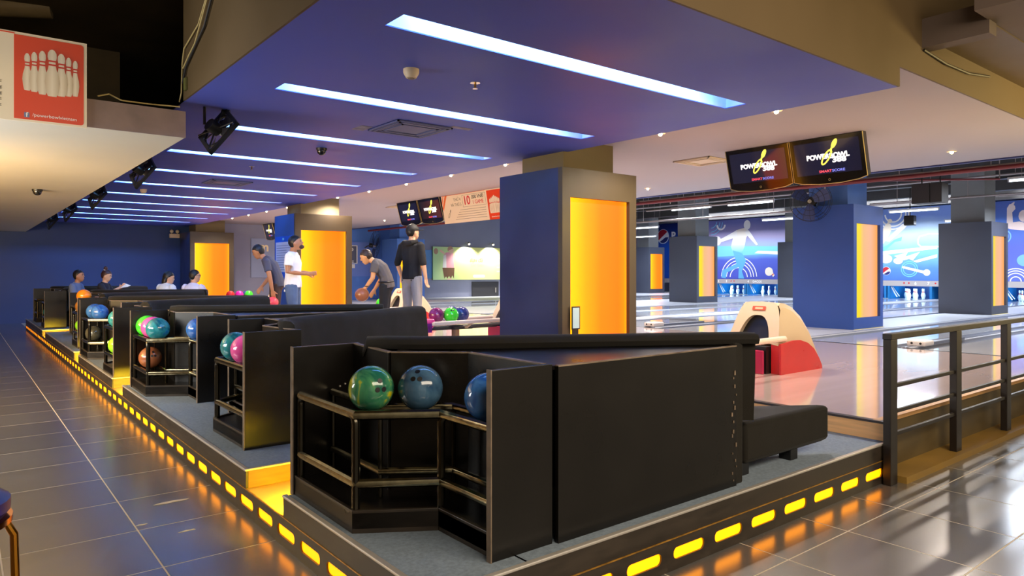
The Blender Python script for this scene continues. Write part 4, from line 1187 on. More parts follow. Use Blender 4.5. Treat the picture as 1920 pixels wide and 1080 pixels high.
# box fans tipped down along the left edge of the blue ceiling
for i, y in enumerate((6.20, 9.30, 12.75, 16.2, 19.4)):
    t = thing('ceiling_fan', f'black box fan at the left edge of the blue ceiling, {ORD[i]} from the front', 'fan', (1.74, y, 2.60), 0, 'box fans along the soffit edge')
    U1 = Vector((.525, -.417, .74)); V1 = Vector((.023, -.862, -.503)); rot = Matrix((U1.normalized(), V1.normalized(), U1.cross(V1).normalized())).transposed().to_4x4()
    fr_ = bpy.data.objects.new('fan_frame', None)
    bpy.data.objects.remove(fr_)
    parts = []
    S = .175
    b = MB()
    for c in ((-S, -S, S, -S + .03), (-S, S - .03, S, S), (-S, -S, -S + .03, S), (S - .03, -S, S, S)): b.box(c[0], c[1], -.015, c[2], c[3], .015)
    parts.append(b.build('frame', m_black, t, smooth=0))
    parts.append(MB().tube([(.155 * math.cos(2 * PI * k / 28), .155 * math.sin(2 * PI * k / 28), .0) for k in range(29)], .012, 6).build('ring', m_black, t))
    for k in range(4):
        a = PI / 4 + k * PI / 2
        parts.append(MB().tube([(.05 * math.cos(a), .05 * math.sin(a), -.03), (.22 * math.cos(a), .22 * math.sin(a), -.03)], .007, 6).build('strut', m_black, t))
    for k in range(5):
        a = 2 * PI * k / 5; c, s_ = math.cos(a), math.sin(a)
        parts.append(MB().add([(c * .04 - s_ * .02, s_ * .04 + c * .02, .012), (c * .04 + s_ * .02, s_ * .04 - c * .02, -.012), (c * .145 + s_ * .055, s_ * .145 - c * .055, -.015), (c * .145 - s_ * .05, s_ * .145 + c * .05, .02)], [(0, 1, 2, 3)]).build('blade', M('fan_blade', (34, 30, 34), .4), t))
    parts.append(MB().cyl((0, 0, -.10), (0, 0, .0), .055, n=20).build('motor', m_black, t))
    parts.append(MB().cyl((0, 0, .0), (0, 0, .035), .028, n=6).build('hub', m_chrome, t, smooth=0))
    for p in parts: p.matrix_local = rot
    MB().tube([(-.1, .05, .05), (-.1, .05, .20)], .012, 6).build('bracket', m_black, t)
    MB().tube([(.1, .05, .1), (.1, .05, .20)], .012, 6).build('bracket', m_black, t)

# wall fans with wire guards


def wall_fan(x, y, z, r, face, label):
    t = thing('wall_fan', label, 'fan', (x, y, z), 0, 'large wall fans'); f_ = Vector(face).normalized()
    rot = f_.to_track_quat('Z', 'Y').to_matrix().to_4x4()
    ps = []
    for rr, zz in ((r, .0), (r * .96, .05), (r * .7, .075), (r * .45, .085), (r * .22, .09), (r * .8, -.06)):
        ps.append(MB().tube([(rr * math.cos(2 * PI * k / 32), rr * math.sin(2 * PI * k / 32), zz) for k in range(33)], .004, 5).build('guard_ring', m_wdark, t))
    for k in range(16):
        a = 2 * PI * k / 16
        ps.append(MB().tube([(.04 * math.cos(a), .04 * math.sin(a), .09), (r * .7 * math.cos(a), r * .7 * math.sin(a), .075), (r * math.cos(a), r * math.sin(a), .0), (r * .8 * math.cos(a), r * .8 * math.sin(a), -.06)], .002, 4).build('guard_wire', m_wdark, t))
    for k in range(3):
        a = 2 * PI * k / 3 + .4
        rg_ = []
        for q_ in range(5):
            rr = r * (.15 + .19 * q_); wd = r * (.13 + .10 * q_ - .014 * q_ * q_)
            c, s_ = math.cos(a), math.sin(a)
            rg_ += [(c * rr - s_ * wd, s_ * rr + c * wd, .035), (c * rr + s_ * wd, s_ * rr - c * wd, -.015)]
        ps.append(MB().add(rg_, [(2 * q_, 2 * q_ + 1, 2 * q_ + 3, 2 * q_ + 2) for q_ in range(4)]).build('blade', M('fan_blade_blue', (52, 70, 124), .35), t, fix=False))
    ps.append(MB().cyl((0, 0, -.17), (0, 0, -.05), .08, n=18).build('motor', m_black, t)); ps.append(MB().cyl((0, 0, -.05), (0, 0, .06), .035, n=14).build('hub', m_chrome, t))
    ps.append(MB().tube([(0, 0, -.17), (0, -.05, -.26), (0, -.12, -.34)], .02, 8).build('arm', m_black, t))
    for p in ps: p.matrix_local = rot
    return t


wall_fan(11.9, 6.42, 2.66, .36, (-1, -.25, -.1), 'wire guarded fan mounted on the blue column under the screens')
wall_fan(11.75, 22.75, 2.34, .62, (.75, -.67, -.15), 'large dark fan on the far blue-lit wall above the stooping boy')

# emergency light on the far navy wall
t = thing('emergency_light', 'cream twin-lamp emergency light on the far wall beside the lit column', 'emergency light', (5.20, 23.14, 2.44))
MB().box(-.14, -.06, 0, .14, .06, .13).build('case', m_cream, t, smooth=0, bevel=.01)
for s_ in (-.08, .08):
    MB().sphere((s_, -.02, .20), .055, 16, 10).build('lamp_head', M('lamp_head_glass', (220, 206, 176), .25), t); MB().tube([(s_, 0, .12), (s_, 0, .17)], .014, 6).build('neck', m_cream, t)

# cables on the left fascia and right soffit
for nm, lab, m_, pts in (
        ('cable', 'pale loose cable running down the left fascia to the soffit', m_wire, [(5.38, 3.43), (5.62, 3.279), (6.046, 3.2), (6.10, 3.1), (6.12, 2.95), (6.13, 2.86), (6.2, 2.80)]),
        ('cable', 'second pale cable crossing the first on the left fascia', m_wire, [(5.30, 3.46), (5.52, 3.30), (5.72, 3.16), (5.9, 3.11), (6.08, 3.05)]),
        ('cable', 'thick black cable looping along the left fascia', m_wdark, [(5.20, 3.42), (5.45, 3.22), (5.75, 3.12), (5.98, 3.04), (6.09, 2.93)])):
    c = MB().tube([(1.43, y, z) for y, z in pts], .005 if m_ is m_wire else .009, 6).build(nm, m_); tag(c, lab, 'cable', 'loose cables')
c = MB().tube([(1.42, 6.13, 2.745), (1.2, 6.16, 2.74), (1.0, 6.14, 2.735), (.92, 6.18, 2.78), (.84, 6.15, 2.745)], .006, 6).build('cable', m_wire); tag(c, 'tangled pale cable end lying on top of the soffit beside the poster', 'cable', 'loose cables')
c = MB().tube([(5.98, 2.29, 3.155), (6.4, 2.28, 3.12), (6.9, 2.28, 3.13), (7.4, 2.28, 3.19)], .01, 6).build('cable', m_wdark); tag(c, 'black cable sagging along the ochre fascia at top right', 'cable', 'loose cables')
t = thing('switch_box', 'small olive bracket box fixed to the left fascia near its lower corner', 'bracket', (1.425, 6.02, 2.86)); MB().box(0, -.03, 0, .02, .03, .10).build('plate', M('olive_metal', (92, 92, 44), .5), t, smooth=0, bevel=.004)
t = thing('duct', 'pale wrapped air duct crossing the dark void at top left', 'duct', (-1.5, 8.4, 3.80)); MB().tube([(0, .0, 0), (1.6, -.3, .06), (2.2, -.45, .12)], .10, 14).build('pipe', M('duct_wrap', (150, 130, 92), .5, noise=(5, .2)), t)
for x in (.6, 1.5): MB().tube([(x, -.2, .08), (x, -.2, .3)], .008, 5).build('hanger', m_black, t)

# ------------------------------------------------------------------ signs on the far walls
def board(label, x0, x1, z0, z1, mat, y=23.17, name='wall_sign'):
    t = thing(name, label, 'sign'); frame(t, (x0, y, z0), EX, EZ)
    MB().box(0, 0, -.03, x1 - x0, z1 - z0, 0).build('board', mat, t, smooth=0)
    return t


bb = board('bright yellow green billboard with a pink shirted figure, lit by three small spotlights', 14.45, 18.6, 1.09, 2.39, ramp_mat('billboard_print', [(0, (196, 236, 170)), (0.35, (230, 240, 150)), (0.7, (240, 242, 160)), (1, (226, 236, 120))], rough=.5), 23.10, 'billboard')
MB().box(0, 0, -.07, 4.15, 1.30, -.031).build('frame', M('billboard_side', (150, 150, 60), .5), bb, smooth=0)
flat([[(.45, .48), (.98, .48), (.95, 1.05), (.85, 1.1), (.6, 1.08), (.48, .95)]], M('shirt_pink_print', (240, 170, 180), .5), bb, (0, 0, 0), R_, U_, 'printed_shirt')
flat([[(.44, .48), (.62, .48), (.6, 1.0), (.48, .95)]], m_wht, bb, (0, 0, .002), R_, U_, 'printed_sleeve')
flat([[(.43, .48), (1.0, .48), (.97, .05), (.9, .18), (.83, .05), (.74, .16), (.66, .05), (.6, .14), (.53, .05)]], M('skirt_print', (120, 84, 54), .5), bb, (0, 0, .001), R_, U_, 'printed_skirt')
flat([circle(.84, 1.16, .12, 18), [(.3, 1.12), (.5, 1.0), (.55, 1.06), (.34, 1.2)], [(.98, 1.02), (1.12, .92), (1.16, 1.0), (1.0, 1.12)], [(.62, .05), (.9, .05), (.86, .0), (.68, .0)]], M('skin_print', (244, 206, 180), .5), bb, (0, 0, .002), R_, U_, 'printed_skin')
flat([circle(.80, 1.20, .13, 16, .3, 3.6), circle(.13, 1.12, .10, 18, ry=.12)], M('hair_print', (190, 150, 120), .5), bb, (0, 0, .004), R_, U_, 'printed_hair')
text('Bạn đã', .22, M('script_print', (130, 110, 60), .5), bb, (2.05, .78, .002), R_, U_, 'script_lettering', shear=.35)
text('TAP THU', .16, M('faint_print', (226, 224, 150), .5), bb, (2.1, .58, .002), R_, U_, 'faint_lettering')
for k in range(5): flat([[(3.1, .98 - .17 * k), (3.95, .98 - .17 * k), (3.95, 1.04 - .17 * k), (3.1, 1.04 - .17 * k)]], M('faint_print2', (240, 240, 190), .5), bb, (0, 0, 0), R_, U_, 'text_block')
flat([rrect(1.9, .08, 2.5, .2, .06)], m_wht, bb, (0, 0, 0), R_, U_, 'label_panel')
for k, x in enumerate((1.55, 2.75, 3.9)):
    t = thing('spotlight', f'small arm spotlight above the yellow billboard, {ORD[k]} from the left', 'spotlight', (14.45 + x, 23.18, 2.52), 0, 'billboard spotlights')
    MB().tube([(0, 0, 0), (0, -.12, .08), (0, -.28, .05)], .012, 6).build('arm', m_chrome, t); MB().cyl((0, -.27, .07), (0, -.31, .0), .03, .05, 12).build('lamp_head', m_chrome, t)
    MB().sphere((0, -.312, -.002), .035, 10, 8).build('bulb', m_emL, t)
    l = bpy.data.lights.new('spotlight_lamp', 'SPOT'); l.energy = 200; l.color = (1, .96, .86); l.spot_size = 2.2; l.spot_blend = .6; l.shadow_soft_size = .03
    o = bpy.data.objects.new('spotlight_lamp', l); COL.objects.link(o); o.location = (14.45 + x, 22.84, 2.46); o.rotation_euler = (Vector((0, .30, -.75))).to_track_quat('-Z', 'Y').to_euler()
sb_ = board('narrow pale blue board tucked behind the yellow billboard', 14.0, 14.6, 1.15, 2.25, M('pale_blue_board', (96, 150, 210), .5), 23.16)
vp = board('pale blue notice board with a grey VIP panel', 9.3, 12.05, 1.24, 2.48, M('notice_blue', (110, 140, 224), .5))
flat([[(.2, .46), (2.0, .46), (2.0, 1.12), (.2, 1.12)]], m_wht, vp, (0, 0, 0), R_, U_, 'vip_border')
flat([[(.22, .48), (1.96, .48), (1.96, 1.09), (.22, 1.09)]], M('vip_grey', (88, 92, 116), .5), vp, (0, 0, .002), R_, U_, 'vip_panel')
text('VIP', .26, m_wht, vp, (1.66, .92, .0045), R_, U_, 'lettering', bold=.006)
flat([[(1.25, .54), (1.85, .54), (1.85, .57), (1.25, .57)], [(1.6, .50), (1.85, .50), (1.85, .52), (1.6, .52)]], m_wht, vp, (0, 0, .004), R_, U_, 'caption_line')
flat([[(.2, .30), (1.9, .30), (1.9, .44), (.2, .44)]], m_wht, vp, (0, 0, 0), R_, U_, 'white_strip')
hb = board('grey board with large cream lettering left of the blue poster column', 7.52, 9.6, 1.22, 2.50, M('board_grey_blue', (150, 164, 200), .5))
text('m', .42, M('lettering_cream', (255, 236, 190), .5), hb, (.42, 1.0, .001), R_, U_, 'lettering', bold=.012)
text('hội', .42, M('lettering_cream', (255, 236, 190), .5), hb, (1.16, .98, .001), R_, U_, 'lettering', bold=.012)
# blue notice on the second column
nt_ = thing('notice', 'tall blue and white rules notice on the blue column', 'notice'); frame(nt_, (5.285, 14.72, 1.28), (0, -1, 0), EZ)
MB().box(0, 0, -.012, .95, .86, 0).build('board', M('notice_royal', (20, 84, 220), .5), nt_, smooth=0)
flat([[(.04, .12), (.91, .12), (.91, .74), (.04, .74)]], M('notice_pale', (170, 190, 236), .5), nt_, (0, 0, 0), R_, U_, 'sheet')
for k in range(11): flat([[(.08, .16 + .05 * k), (.85 - .1 * (k % 3), .16 + .05 * k), (.85 - .1 * (k % 3), .175 + .05 * k), (.08, .175 + .05 * k)]], M('notice_line', (110, 130, 190), .5), nt_, (0, 0, .002), R_, U_, 'text_line', .001)
text('388', .07, m_cy, nt_, (.45, .80, .001), R_, U_, 'lettering')
# small card holder standing behind the nearest bench
ch = thing('card_holder', 'small pale card in a dark frame below the front light box', 'card', (5.43, 5.73, .39))
MB().box(0, 0, .0, .09, .012, .62).build('stand', m_black, ch, smooth=0)
MB().box(-.02, -.006, .36, .11, .0, .62).build('frame', m_black, ch, smooth=0); MB().box(-.005, -.009, .375, .095, -.006, .605).build('card', M('card_pale', (176, 206, 214), .4), ch, smooth=0)

# ------------------------------------------------------------------ people


def remesh(mb, name, mat, voxel, parent, smooth_it=3):
    me = mb.mesh(name + '_raw', mat, smooth=0)
    o = bpy.data.objects.new(name, me); COL.objects.link(o)
    m = o.modifiers.new('r', 'REMESH'); m.mode = 'VOXEL'; m.voxel_size = voxel
    if smooth_it:
        sm = o.modifiers.new('s', 'SMOOTH'); sm.iterations = smooth_it; sm.factor = .5
    dg = bpy.context.evaluated_depsgraph_get()
    me2 = bpy.data.meshes.new_from_object(o.evaluated_get(dg))
    o.modifiers.clear(); o.data = me2; bpy.data.meshes.remove(me); me2.name = name
    me2.materials.clear(); me2.materials.append(mat)
    me2.polygons.foreach_set('use_smooth', [True] * len(me2.polygons))
    o.parent = parent
    return o


def limb(mb, pts, rad, side=(0, 1, 0), n=14, round_=(1, 1)):
    pts = [Vector(p) for p in pts]; rad = [r if isinstance(r, tuple) else (r, r) for r in rad]; rings = []

    def ring(p, t, r):
        s = Vector(side); v = s - t * s.dot(t)
        if v.length < .05: v = Vector((1, 0, 0)) - t * t.x
        v.normalize(); w_ = t.cross(v)
        return [p + v * r[1] * math.cos(2 * PI * k / n) + w_ * r[0] * math.sin(2 * PI * k / n) for k in range(n)]
    N_ = len(pts)
    for i, p in enumerate(pts):
        t = (pts[min(N_ - 1, i + 1)] - pts[max(0, i - 1)]).normalized()
        if i == 0 and round_[0]:
            m = min(rad[0])
            for a in (.15, .55): rings.append(ring(p - t * m * math.cos(a) * .9, t, (rad[0][0] * math.sin(a), rad[0][1] * math.sin(a))))
        rings.append(ring(p, t, rad[i]))
        if i == N_ - 1 and round_[1]:
            m = min(rad[i])
            for a in (.55, .15): rings.append(ring(p + t * m * math.cos(a) * .9, t, (rad[i][0] * math.sin(a), rad[i][1] * math.sin(a))))
    mb.loft(rings)


def xform(mb, mat4, start=0):
    for i in range(start, len(mb.v)): mb.v[i] = tuple(mat4 @ Vector(mb.v[i]))


def hand(mb, wrist, d, side, curl=.5):
    """palm, four fingers of different lengths with knuckle bends and a thumb leaving the side of the palm"""
    d = Vector(d).normalized(); s = Vector(side); s = (s - d * s.dot(d)).normalized(); nrm = d.cross(s)
    w_ = Vector(wrist)
    limb(mb, [w_ - d * .02, w_ + d * .03, w_ + d * .085], [(.019, .025), (.017, .036), (.014, .040)], side=s)
    for k, (off_, L) in enumerate(((-.030, .062), (-.010, .076), (.010, .071), (.030, .055))):
        b = w_ + d * .085 + s * off_; d1 = (d * math.cos(curl * .6) + nrm * math.sin(curl * .6)); d2 = (d * math.cos(curl * 1.5) + nrm * math.sin(curl * 1.5)); d3 = (d * math.cos(curl * 2.2) + nrm * math.sin(curl * 2.2))
        p1 = b + d1 * L * .45; p2 = p1 + d2 * L * .32; p3 = p2 + d3 * L * .25
        limb(mb, [b - d * .02, b, p1, p2, p3], [.0095, .0095, .009, .0085, .0075], side=s, n=8)
    tb = w_ + d * .025 - s * .032; td = (d * .75 - s * .6 + nrm * .25).normalized()
    limb(mb, [w_ + d * .01 - s * .01, tb, tb + td * .035, tb + td * .035 + (td + nrm * .4).normalized() * .028], [.014, .013, .011, .009], side=nrm, n=8)


SKIN = [M('skin_light', (214, 164, 128), 0.5), M('skin_tan', (176, 122, 88), 0.5), M('skin_warm', (226, 160, 104), 0.5)]
m_eye = M('eye_dark', (26, 20, 18), .2); m_mouth = M('lips', (160, 84, 76), .45)
m_hairb = M('black_hair', (22, 18, 18), .45, noise=(30, .3)); m_hairbr = M('brown_hair', (60, 40, 24), .45, noise=(30, .3))


def person(label, loc, rz, P, skin, shirt, pants, hair=m_hairb, shoe=m_black, extras=None, vox=.009, sleeve=.55, long_hair=False, group=None, sc=1.0):
    t = thing('person', label, 'person', loc, math.radians(rz), group); t.scale = (sc, sc, sc)
    b = MB(); sp = P['spine']       # pelvis, waist, chest, shoulders, neck base, neck top as (x, z)
    pt = [(x, 0, z) for x, z in sp]
    limb(b, pt, [(.105, .150), (.088, .130), (.105, .155), (.082, .165), (.052, .06), (.050, .050)])
    hc = Vector((P['head'][0], P['head'][2] if len(P['head']) > 2 else 0, P['head'][1]))
    limb(b, [pt[4], pt[5], hc - Vector((.01, 0, .05))], [.052, .050, .052])
    HM = Matrix.Translation(hc) @ Matrix.Rotation(math.radians(P.get('yaw', 0)), 4, 'Z') @ Matrix.Rotation(math.radians(P.get('pitch', 0)), 4, 'Y')
    k = len(b.v)
    b.sphere((0, 0, .01), 1, 24, 16, (.096, .076, .115)); b.sphere((.030, 0, -.055), 1, 18, 12, (.060, .055, .062))
    b.sphere((.052, 0, -.095), 1, 12, 8, (.026, .028, .022))                                  # chin
    b.loft([[(.080, -.008, .030), (.080, .008, .030), (.075, .0, .032)], [(.112, -.014, -.020), (.112, .014, -.020), (.118, 0, -.014)], [(.080, -.016, -.032), (.080, .016, -.032), (.085, 0, -.032)]])  # nose
    b.sphere((.078, 0, .040), 1, 14, 8, (.018, .055, .014))                                   # brow
    b.sphere((.084, 0, -.060), 1, 12, 8, (.012, .026, .012))                                  # mouth
    for s in (-1, 1): b.sphere((-.008, s * .077, -.008), 1, 10, 8, (.020, .012, .032))        # ears
    xform(b, HM, k)
    for s in ('l', 'r'):
        sh, el, wr = [Vector(P[q + '_' + s]) for q in ('sh', 'el', 'wr')]
        limb(b, [sh, sh.lerp(el, .5), el, el.lerp(wr, .35), wr], [.050, .045, .038, .037, .026], side=(1, .2, 0))
        hd = Vector(P.get('hd_' + s, (wr - el))).normalized()
        hand(b, wr, hd, P.get('hs_' + s, (1, 0, 0)), P.get('curl', .45))
        hp, kn, an = [Vector(P[q + '_' + s]) for q in ('hp', 'kn', 'an')]
        limb(b, [hp, hp.lerp(kn, .5), kn, kn.lerp(an, .35), an], [.085, .074, .056, .054, .036], side=(0, 1, 0))
        limb(b, [an + Vector((-.05, 0, -.04)), an + Vector((.05, 0, -.045)), an + Vector((.16, 0, -.055))], [(.032, .034), (.030, .042), (.018, .034)])
    remesh(b, 'body', skin, vox, t)
    # face details
    for s in (-1, 1):
        e = MB().sphere((.083, s * .031, .018), 1, 10, 8, (.010, .014, .007)); xform(e, HM); e.build('eye', m_eye, t)
        e = MB().sphere((.088, s * .031, .040), 1, 10, 6, (.008, .020, .004)); xform(e, HM); e.build('eyebrow', hair, t)
    e = MB().sphere((.093, 0, -.060), 1, 10, 6, (.006, .022, .005)); xform(e, HM); e.build('mouth', m_mouth, t)
    # hair
    h = MB(); h.sphere((-.010, 0, .022), 1, 44, 30, (.102, .086, .112))
    for i, v in enumerate(h.v):
        x, y, z = v
        jr = 1 + .05 * math.sin(x * 190 + y * 90) * math.cos(z * 160 + y * 130); h.v[i] = (x * jr, y * jr, z * jr)
        zl = -.062 if x < -.035 else (-.062 + (x + .035) / .045 * .085 if x < .01 else (.023 + (x - .01) / .06 * .042 if x < .07 else .065))
        if z < zl: h.v[i] = (x * .6, y * .74, max(z, zl - .03))
    if long_hair: h.sphere((-.055, 0, -.06), 1, 18, 12, (.06, .085, .12))
    xform(h, HM); h.build('hair', hair, t, smooth=2)
    # shirt
    b = MB()
    low = Vector(pt[0]) + (Vector(pt[0]) - Vector(pt[1])).normalized() * .07
    limb(b, [low] + pt[:5], [(.125, .172), (.128, .172), (.110, .155), (.126, .176), (.100, .182), (.066, .078)], round_=(0, 0))
    for s in ('l', 'r'):
        sh, el, wr = [Vector(P[q + '_' + s]) for q in ('sh', 'el', 'wr')]
        if sleeve <= 1: limb(b, [sh, sh.lerp(el, sleeve * .6), sh.lerp(el, sleeve)], [.066, .064, .064], side=(1, .2, 0), round_=(1, 0))
        else: limb(b, [sh, sh.lerp(el, .5), el, el.lerp(wr, sleeve - 1)], [.066, .060, .054, .050], side=(1, .2, 0), round_=(1, 0))
    remesh(b, 'shirt', shirt, .010, t, 2)
    b = MB()
    limb(b, [Vector(pt[0]) - Vector((0, 0, .08)) if P.get('sit') is None else Vector(pt[0]) - Vector((0, 0, .03)), pt[0], Vector(pt[0]).lerp(Vector(pt[1]), .55)], [(.110, .160), (.122, .166), (.112, .152)], round_=(1, 0))
    for s in ('l', 'r'):
        hp, kn, an = [Vector(P[q + '_' + s]) for q in ('hp', 'kn', 'an')]
        limb(b, [hp, hp.lerp(kn, .5), kn, kn.lerp(an, .5), an - (an - kn).normalized() * .02], [.098, .088, .072, .066, .062], side=(0, 1, 0), round_=(1, 0))
        so = MB(); limb(so, [an + Vector((-.06, 0, -.04)), an + Vector((.05, 0, -.043)), an + Vector((.18, 0, -.052))], [(.040, .042), (.038, .050), (.028, .044)])
        so.build('shoe', shoe, t)
    remesh(b, 'trousers', pants, .011, t, 2)
    if extras: extras(t, HM, P)
    return t


def stand(**k):
    P = dict(spine=[(0, .94), (0, 1.08), (0, 1.27), (-.01, 1.39), (0, 1.46), (.01, 1.51)], head=(.03, 1.60),
             sh_l=(-.01, .175, 1.39), el_l=(-.03, .225, 1.11), wr_l=(.03, .235, .87), sh_r=(-.01, -.175, 1.39), el_r=(-.03, -.225, 1.11), wr_r=(.03, -.235, .87),
             hp_l=(0, .085, .90), kn_l=(.02, .095, .49), an_l=(-.01, .10, .085), hp_r=(0, -.085, .90), kn_r=(.02, -.095, .49), an_r=(-.01, -.10, .085))
    P.update(k); return P


def sit(**k):
    P = dict(sit=1, spine=[(0, .42), (-.02, .55), (-.01, .73), (.01, .85), (.03, .92), (.04, .965)], head=(.06, 1.055),
             sh_l=(.01, .175, .85), el_l=(.06, .22, .60), wr_l=(.28, .12, .55), sh_r=(.01, -.175, .85), el_r=(.06, -.22, .60), wr_r=(.28, -.12, .55),
             hp_l=(.02, .09, .39), kn_l=(.43, .11, .41), an_l=(.40, .11, .085), hp_r=(.02, -.09, .39), kn_r=(.43, -.11, .41), an_r=(.40, -.11, .085))
    P.update(k); return P


def cap_man(t, HM, P):
    c = MB(); c.sphere((-.008, 0, .030), 1, 24, 14, (.108, .090, .100))
    for i, v in enumerate(c.v):
        if v[2] < .030: c.v[i] = (v[0] * .98, v[1] * .98, .022)
    xform(c, HM); c.build('cap_crown', M('cap_black', (22, 20, 20), .7), t)
    c = MB().prism([(.08, -.075), (.13, -.07), (.175, -.04), (.185, 0), (.175, .04), (.13, .07), (.08, .075)], .024, .032); xform(c, HM); c.build('cap_brim', M('cap_black', (22, 20, 20), .7), t)
    c = MB().tube([(-.045, .092, .058), (-.035, .096, .052), (-.012, .094, .066)], .0035, 5); xform(c, HM); c.build('cap_emblem', m_wht, t)
    h = MB().tube([(.055, .05, 1.44), (-.02, .105, 1.45), (-.10, .07, 1.43), (-.12, 0, 1.42), (-.10, -.07, 1.43), (-.02, -.105, 1.45), (.055, -.05, 1.44)], [.022, .034, .044, .046, .044, .034, .022], 10)
    h.build('hood', M('hoodie_black', (26, 24, 25), .9, bump=(120, .2)), t)
    for y in (-.085, .085): MB().box(-.128, y - .008, .845, -.122, y + .008, .865).build('pocket_button', m_black, t, smooth=0)


person('person standing, seen from behind, black cap and black hoodie, pale grey trousers', (5.70, 9.75, .39), 22,
       stand(yaw=-22, pitch=-4, el_r=(-.04, -.25, 1.12), wr_r=(.0, -.27, .88), el_l=(-.05, .24, 1.12), wr_l=(.05, .24, .90)), SKIN[0],
       M('hoodie_black', (26, 24, 25), .9, bump=(120, .2)), M('trousers_pale', (150, 149, 152), .8, noise=(6, .08)), extras=cap_man, sleeve=1.15, sc=1.03)


def tee_man(t, HM, P):
    MB().box(-.10, -.125, .80, -.085, -.07, .835).build('back_tag', m_wht, t, smooth=0)
    b_ = MB().sphere((.065, 0, -.075), 1, 14, 10, (.045, .056, .038)); xform(b_, HM); b_.build('beard', M('stubble', (54, 36, 28), .6), t)


person('person in white T-shirt and jeans looking up to the right, hands held together', (4.42, 11.48, .26), -36,
       stand(pitch=-12, head=(.045, 1.60), el_l=(.02, .23, 1.12), wr_l=(.25, .10, 1.10), hd_l=(.9, -.5, .05), el_r=(-.02, -.23, 1.12), wr_r=(.24, -.10, 1.09), hd_r=(.9, .45, .1), hs_l=(0, 0, 1), hs_r=(0, 0, 1), curl=.8), SKIN[1],
       M('tee_white', (238, 238, 244), .85, noise=(5, .03)), M('jeans_blue', (84, 104, 140), .85, noise=(9, .15)), extras=tee_man, sleeve=.62, sc=1.015).scale = (1.12, 1.06, 1.015)

STOOP = dict(spine=[(-.02, .92), (.0, 1.05), (.08, 1.22), (.15, 1.32), (.205, 1.37), (.24, 1.405)], head=(.31, 1.46), pitch=22,
             sh_l=(.14, .17, 1.31), el_l=(.12, .215, 1.03), wr_l=(.10, .20, .80), sh_r=(.14, -.17, 1.31), el_r=(.14, -.22, 1.04), wr_r=(.26, -.12, .86))


BOY = dict(spine=[(-.02, .92), (.0, 1.04), (.08, 1.18), (.16, 1.265), (.215, 1.305), (.25, 1.335)], head=(.33, 1.375), pitch=24,
           sh_l=(.15, .17, 1.255), el_l=(.18, .22, 1.02), wr_l=(.30, .21, .86), sh_r=(.15, -.17, 1.255), el_r=(.12, -.22, 1.0), wr_r=(.22, -.16, .82))


def boy_belt(t, HM, P):
    MB().tube([(.12 * math.cos(a) - .01, .168 * math.sin(a), .955) for a in [2 * PI * k / 24 for k in range(25)]], .016, 6).build('belt', m_black, t)
    MB().tube([(.03 * math.cos(a) + .28, .03 * math.sin(a) + .21, .885) for a in [2 * PI * k / 14 for k in range(15)]], .007, 5).build('bracelet', m_wdark, t)


bx_, by_ = 5.10, 9.50
person('boy stooping to the left in a grey T-shirt and black trousers, holding a brown ball', (bx_, by_, .39), 142, stand(**BOY), SKIN[2],
       M('tee_grey', (96, 88, 86), .85, noise=(5, .05)), M('trousers_black', (26, 24, 28), .85), hair=m_hairbr, extras=boy_belt, sleeve=.62, sc=.9)
cr, sr = math.cos(math.radians(142)), math.sin(math.radians(142))
ball(bx_ + .9 * (cr * .36 - sr * .19), by_ + .9 * (sr * .36 + cr * .19), .39 + .9 * .745, b_brown, 'brown ball hanging from the hand of the stooping boy', None, 'balls carried by people')

qx, qy = 4.51, 12.53
person('man walking left with bent head, dark grey shirt and brown trousers', (qx, qy, .26), 150, stand(**dict(STOOP, head=(.30, 1.47), wr_l=(.02, .22, .79), el_l=(.06, .24, 1.03))), SKIN[1],
       M('shirt_slate', (70, 72, 90), .85, noise=(5, .06)), M('trousers_brown', (62, 46, 42), .85), sleeve=.66, sc=1.02)
cr, sr = math.cos(math.radians(150)), math.sin(math.radians(150))
ball(qx + 1.02 * (cr * .02 - sr * .22), qy + 1.02 * (sr * .02 + cr * .22), .26 + 1.02 * .585, M('ball_coral', (240, 80, 96), .18, coat=.4), 'coral ball carried low by the man in dark grey shirt', None, 'balls carried by people')

person('seated boy in a grey blue shirt on the far bench, face turned right', (1.93, 17.02, PZ), -30, sit(pitch=-4), SKIN[1], M('shirt_greyblue', (104, 116, 146), .85), M('trousers_black', (26, 24, 28), .85), sleeve=.7, vox=.011)


def bun(t, HM, P):
    b = MB().sphere((-.055, 0, .155), 1, 16, 12, (.038, .038, .045)); xform(b, HM); b.build('hair_bun', M('dark_red_hair', (56, 30, 32), .45), t)
    b = MB().tube([(-.045 + .032 * math.cos(a), .032 * math.sin(a), .118) for a in [2 * PI * k / 14 for k in range(15)]], .008, 6); xform(b, HM); b.build('hair_tie', m_wht, t)


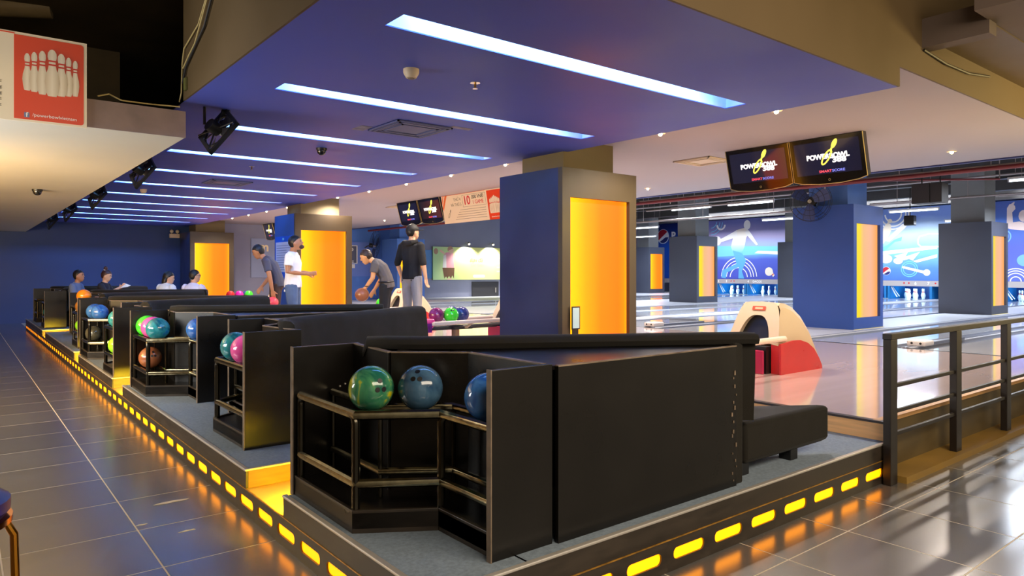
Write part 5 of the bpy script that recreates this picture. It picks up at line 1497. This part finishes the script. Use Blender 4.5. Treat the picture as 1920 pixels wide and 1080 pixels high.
person('seated woman with a high hair bun and dark top, looking down at white paper', (2.45, 17.15, PZ), -28, sit(pitch=14, wr_l=(.33, .05, .80), el_l=(.14, .20, .66), wr_r=(.33, -.05, .80), el_r=(.14, -.20, .66)), SKIN[0], M('top_black', (30, 28, 40), .85), M('trousers_black', (26, 24, 28), .85), hair=M('dark_red_hair', (56, 30, 32), .45), extras=bun, sleeve=1.5, vox=.011)
wa = math.radians(-28)
hp_ = thing('folded_paper', 'small crumpled white paper held by the woman with a bun', 'paper', (2.45 + .44 * math.cos(wa), 17.15 + .44 * math.sin(wa), PZ + .80), wa)
MB().add([(-.08, -.06, 0), (.06, -.08, .02), (.09, .05, .05), (-.06, .07, .06), (0, 0, .09)], [(0, 1, 4), (1, 2, 4), (2, 3, 4), (3, 0, 4), (0, 3, 2, 1)]).build('sheet', m_wht, hp_, smooth=0)
person('seated person in white shirt with long dark hair, turned away to the right', (3.15, 14.72, PZ), 25, sit(yaw=-35, pitch=10, head=(.07, 1.02)), SKIN[0], M('shirt_white_blue', (214, 226, 246), .8), M('trousers_black', (26, 24, 28), .85), long_hair=True, sleeve=.7, vox=.011)


def glasses(t, HM, P):
    for s in (-1, 1):
        g = MB().tube([(.095 + .004 * math.cos(a), s * .034 + .022 * math.cos(a), .016 + .017 * math.sin(a)) for a in [2 * PI * k / 14 for k in range(15)]], .003, 5); xform(g, HM); g.build('glasses_rim', m_wdark, t)
        g = MB().tube([(.092, s * .056, .018), (-.005, s * .082, .012)], .003, 5); xform(g, HM); g.build('glasses_arm', m_wdark, t)


person('seated man in white shirt and glasses seen from behind, near the lit column', (3.57, 14.42, PZ), 40, sit(yaw=-40, el_r=(.10, -.25, .62), wr_r=(.32, -.16, .50)), SKIN[0], M('shirt_white_lilac', (216, 218, 244), .8), M('trousers_black', (26, 24, 28), .85), extras=glasses, sleeve=.7, vox=.011)

# paper scraps trodden into the floor tiles
for k, (x, y, r, lab) in enumerate(((1.02, 4.62, .05, 'pale paper scrap on the floor tiles left of the second bench platform'), (.80, 4.30, .02, 'tiny white scrap beside the long grout line'),
                                    (1.06, 3.02, .045, 'torn pale scrap on the floor near the bottom edge'), (.98, 4.05, .025, 'small pale scrap between the grout line and the amber lights'))):
    rs = random.Random(k); q = MB().prism([(r * (.6 + .8 * rs.random()) * math.cos(a) * 1.6, r * (.4 + .8 * rs.random()) * math.sin(a) * .5) for a in [2 * PI * i / 9 for i in range(9)]], 0, .0012).build('paper_scrap', M('scrap_paper', (196, 186, 168), .8), None, (x, y, 0.0003), smooth=0)
    tag(q, lab, 'paper scrap', 'paper scraps on the floor')
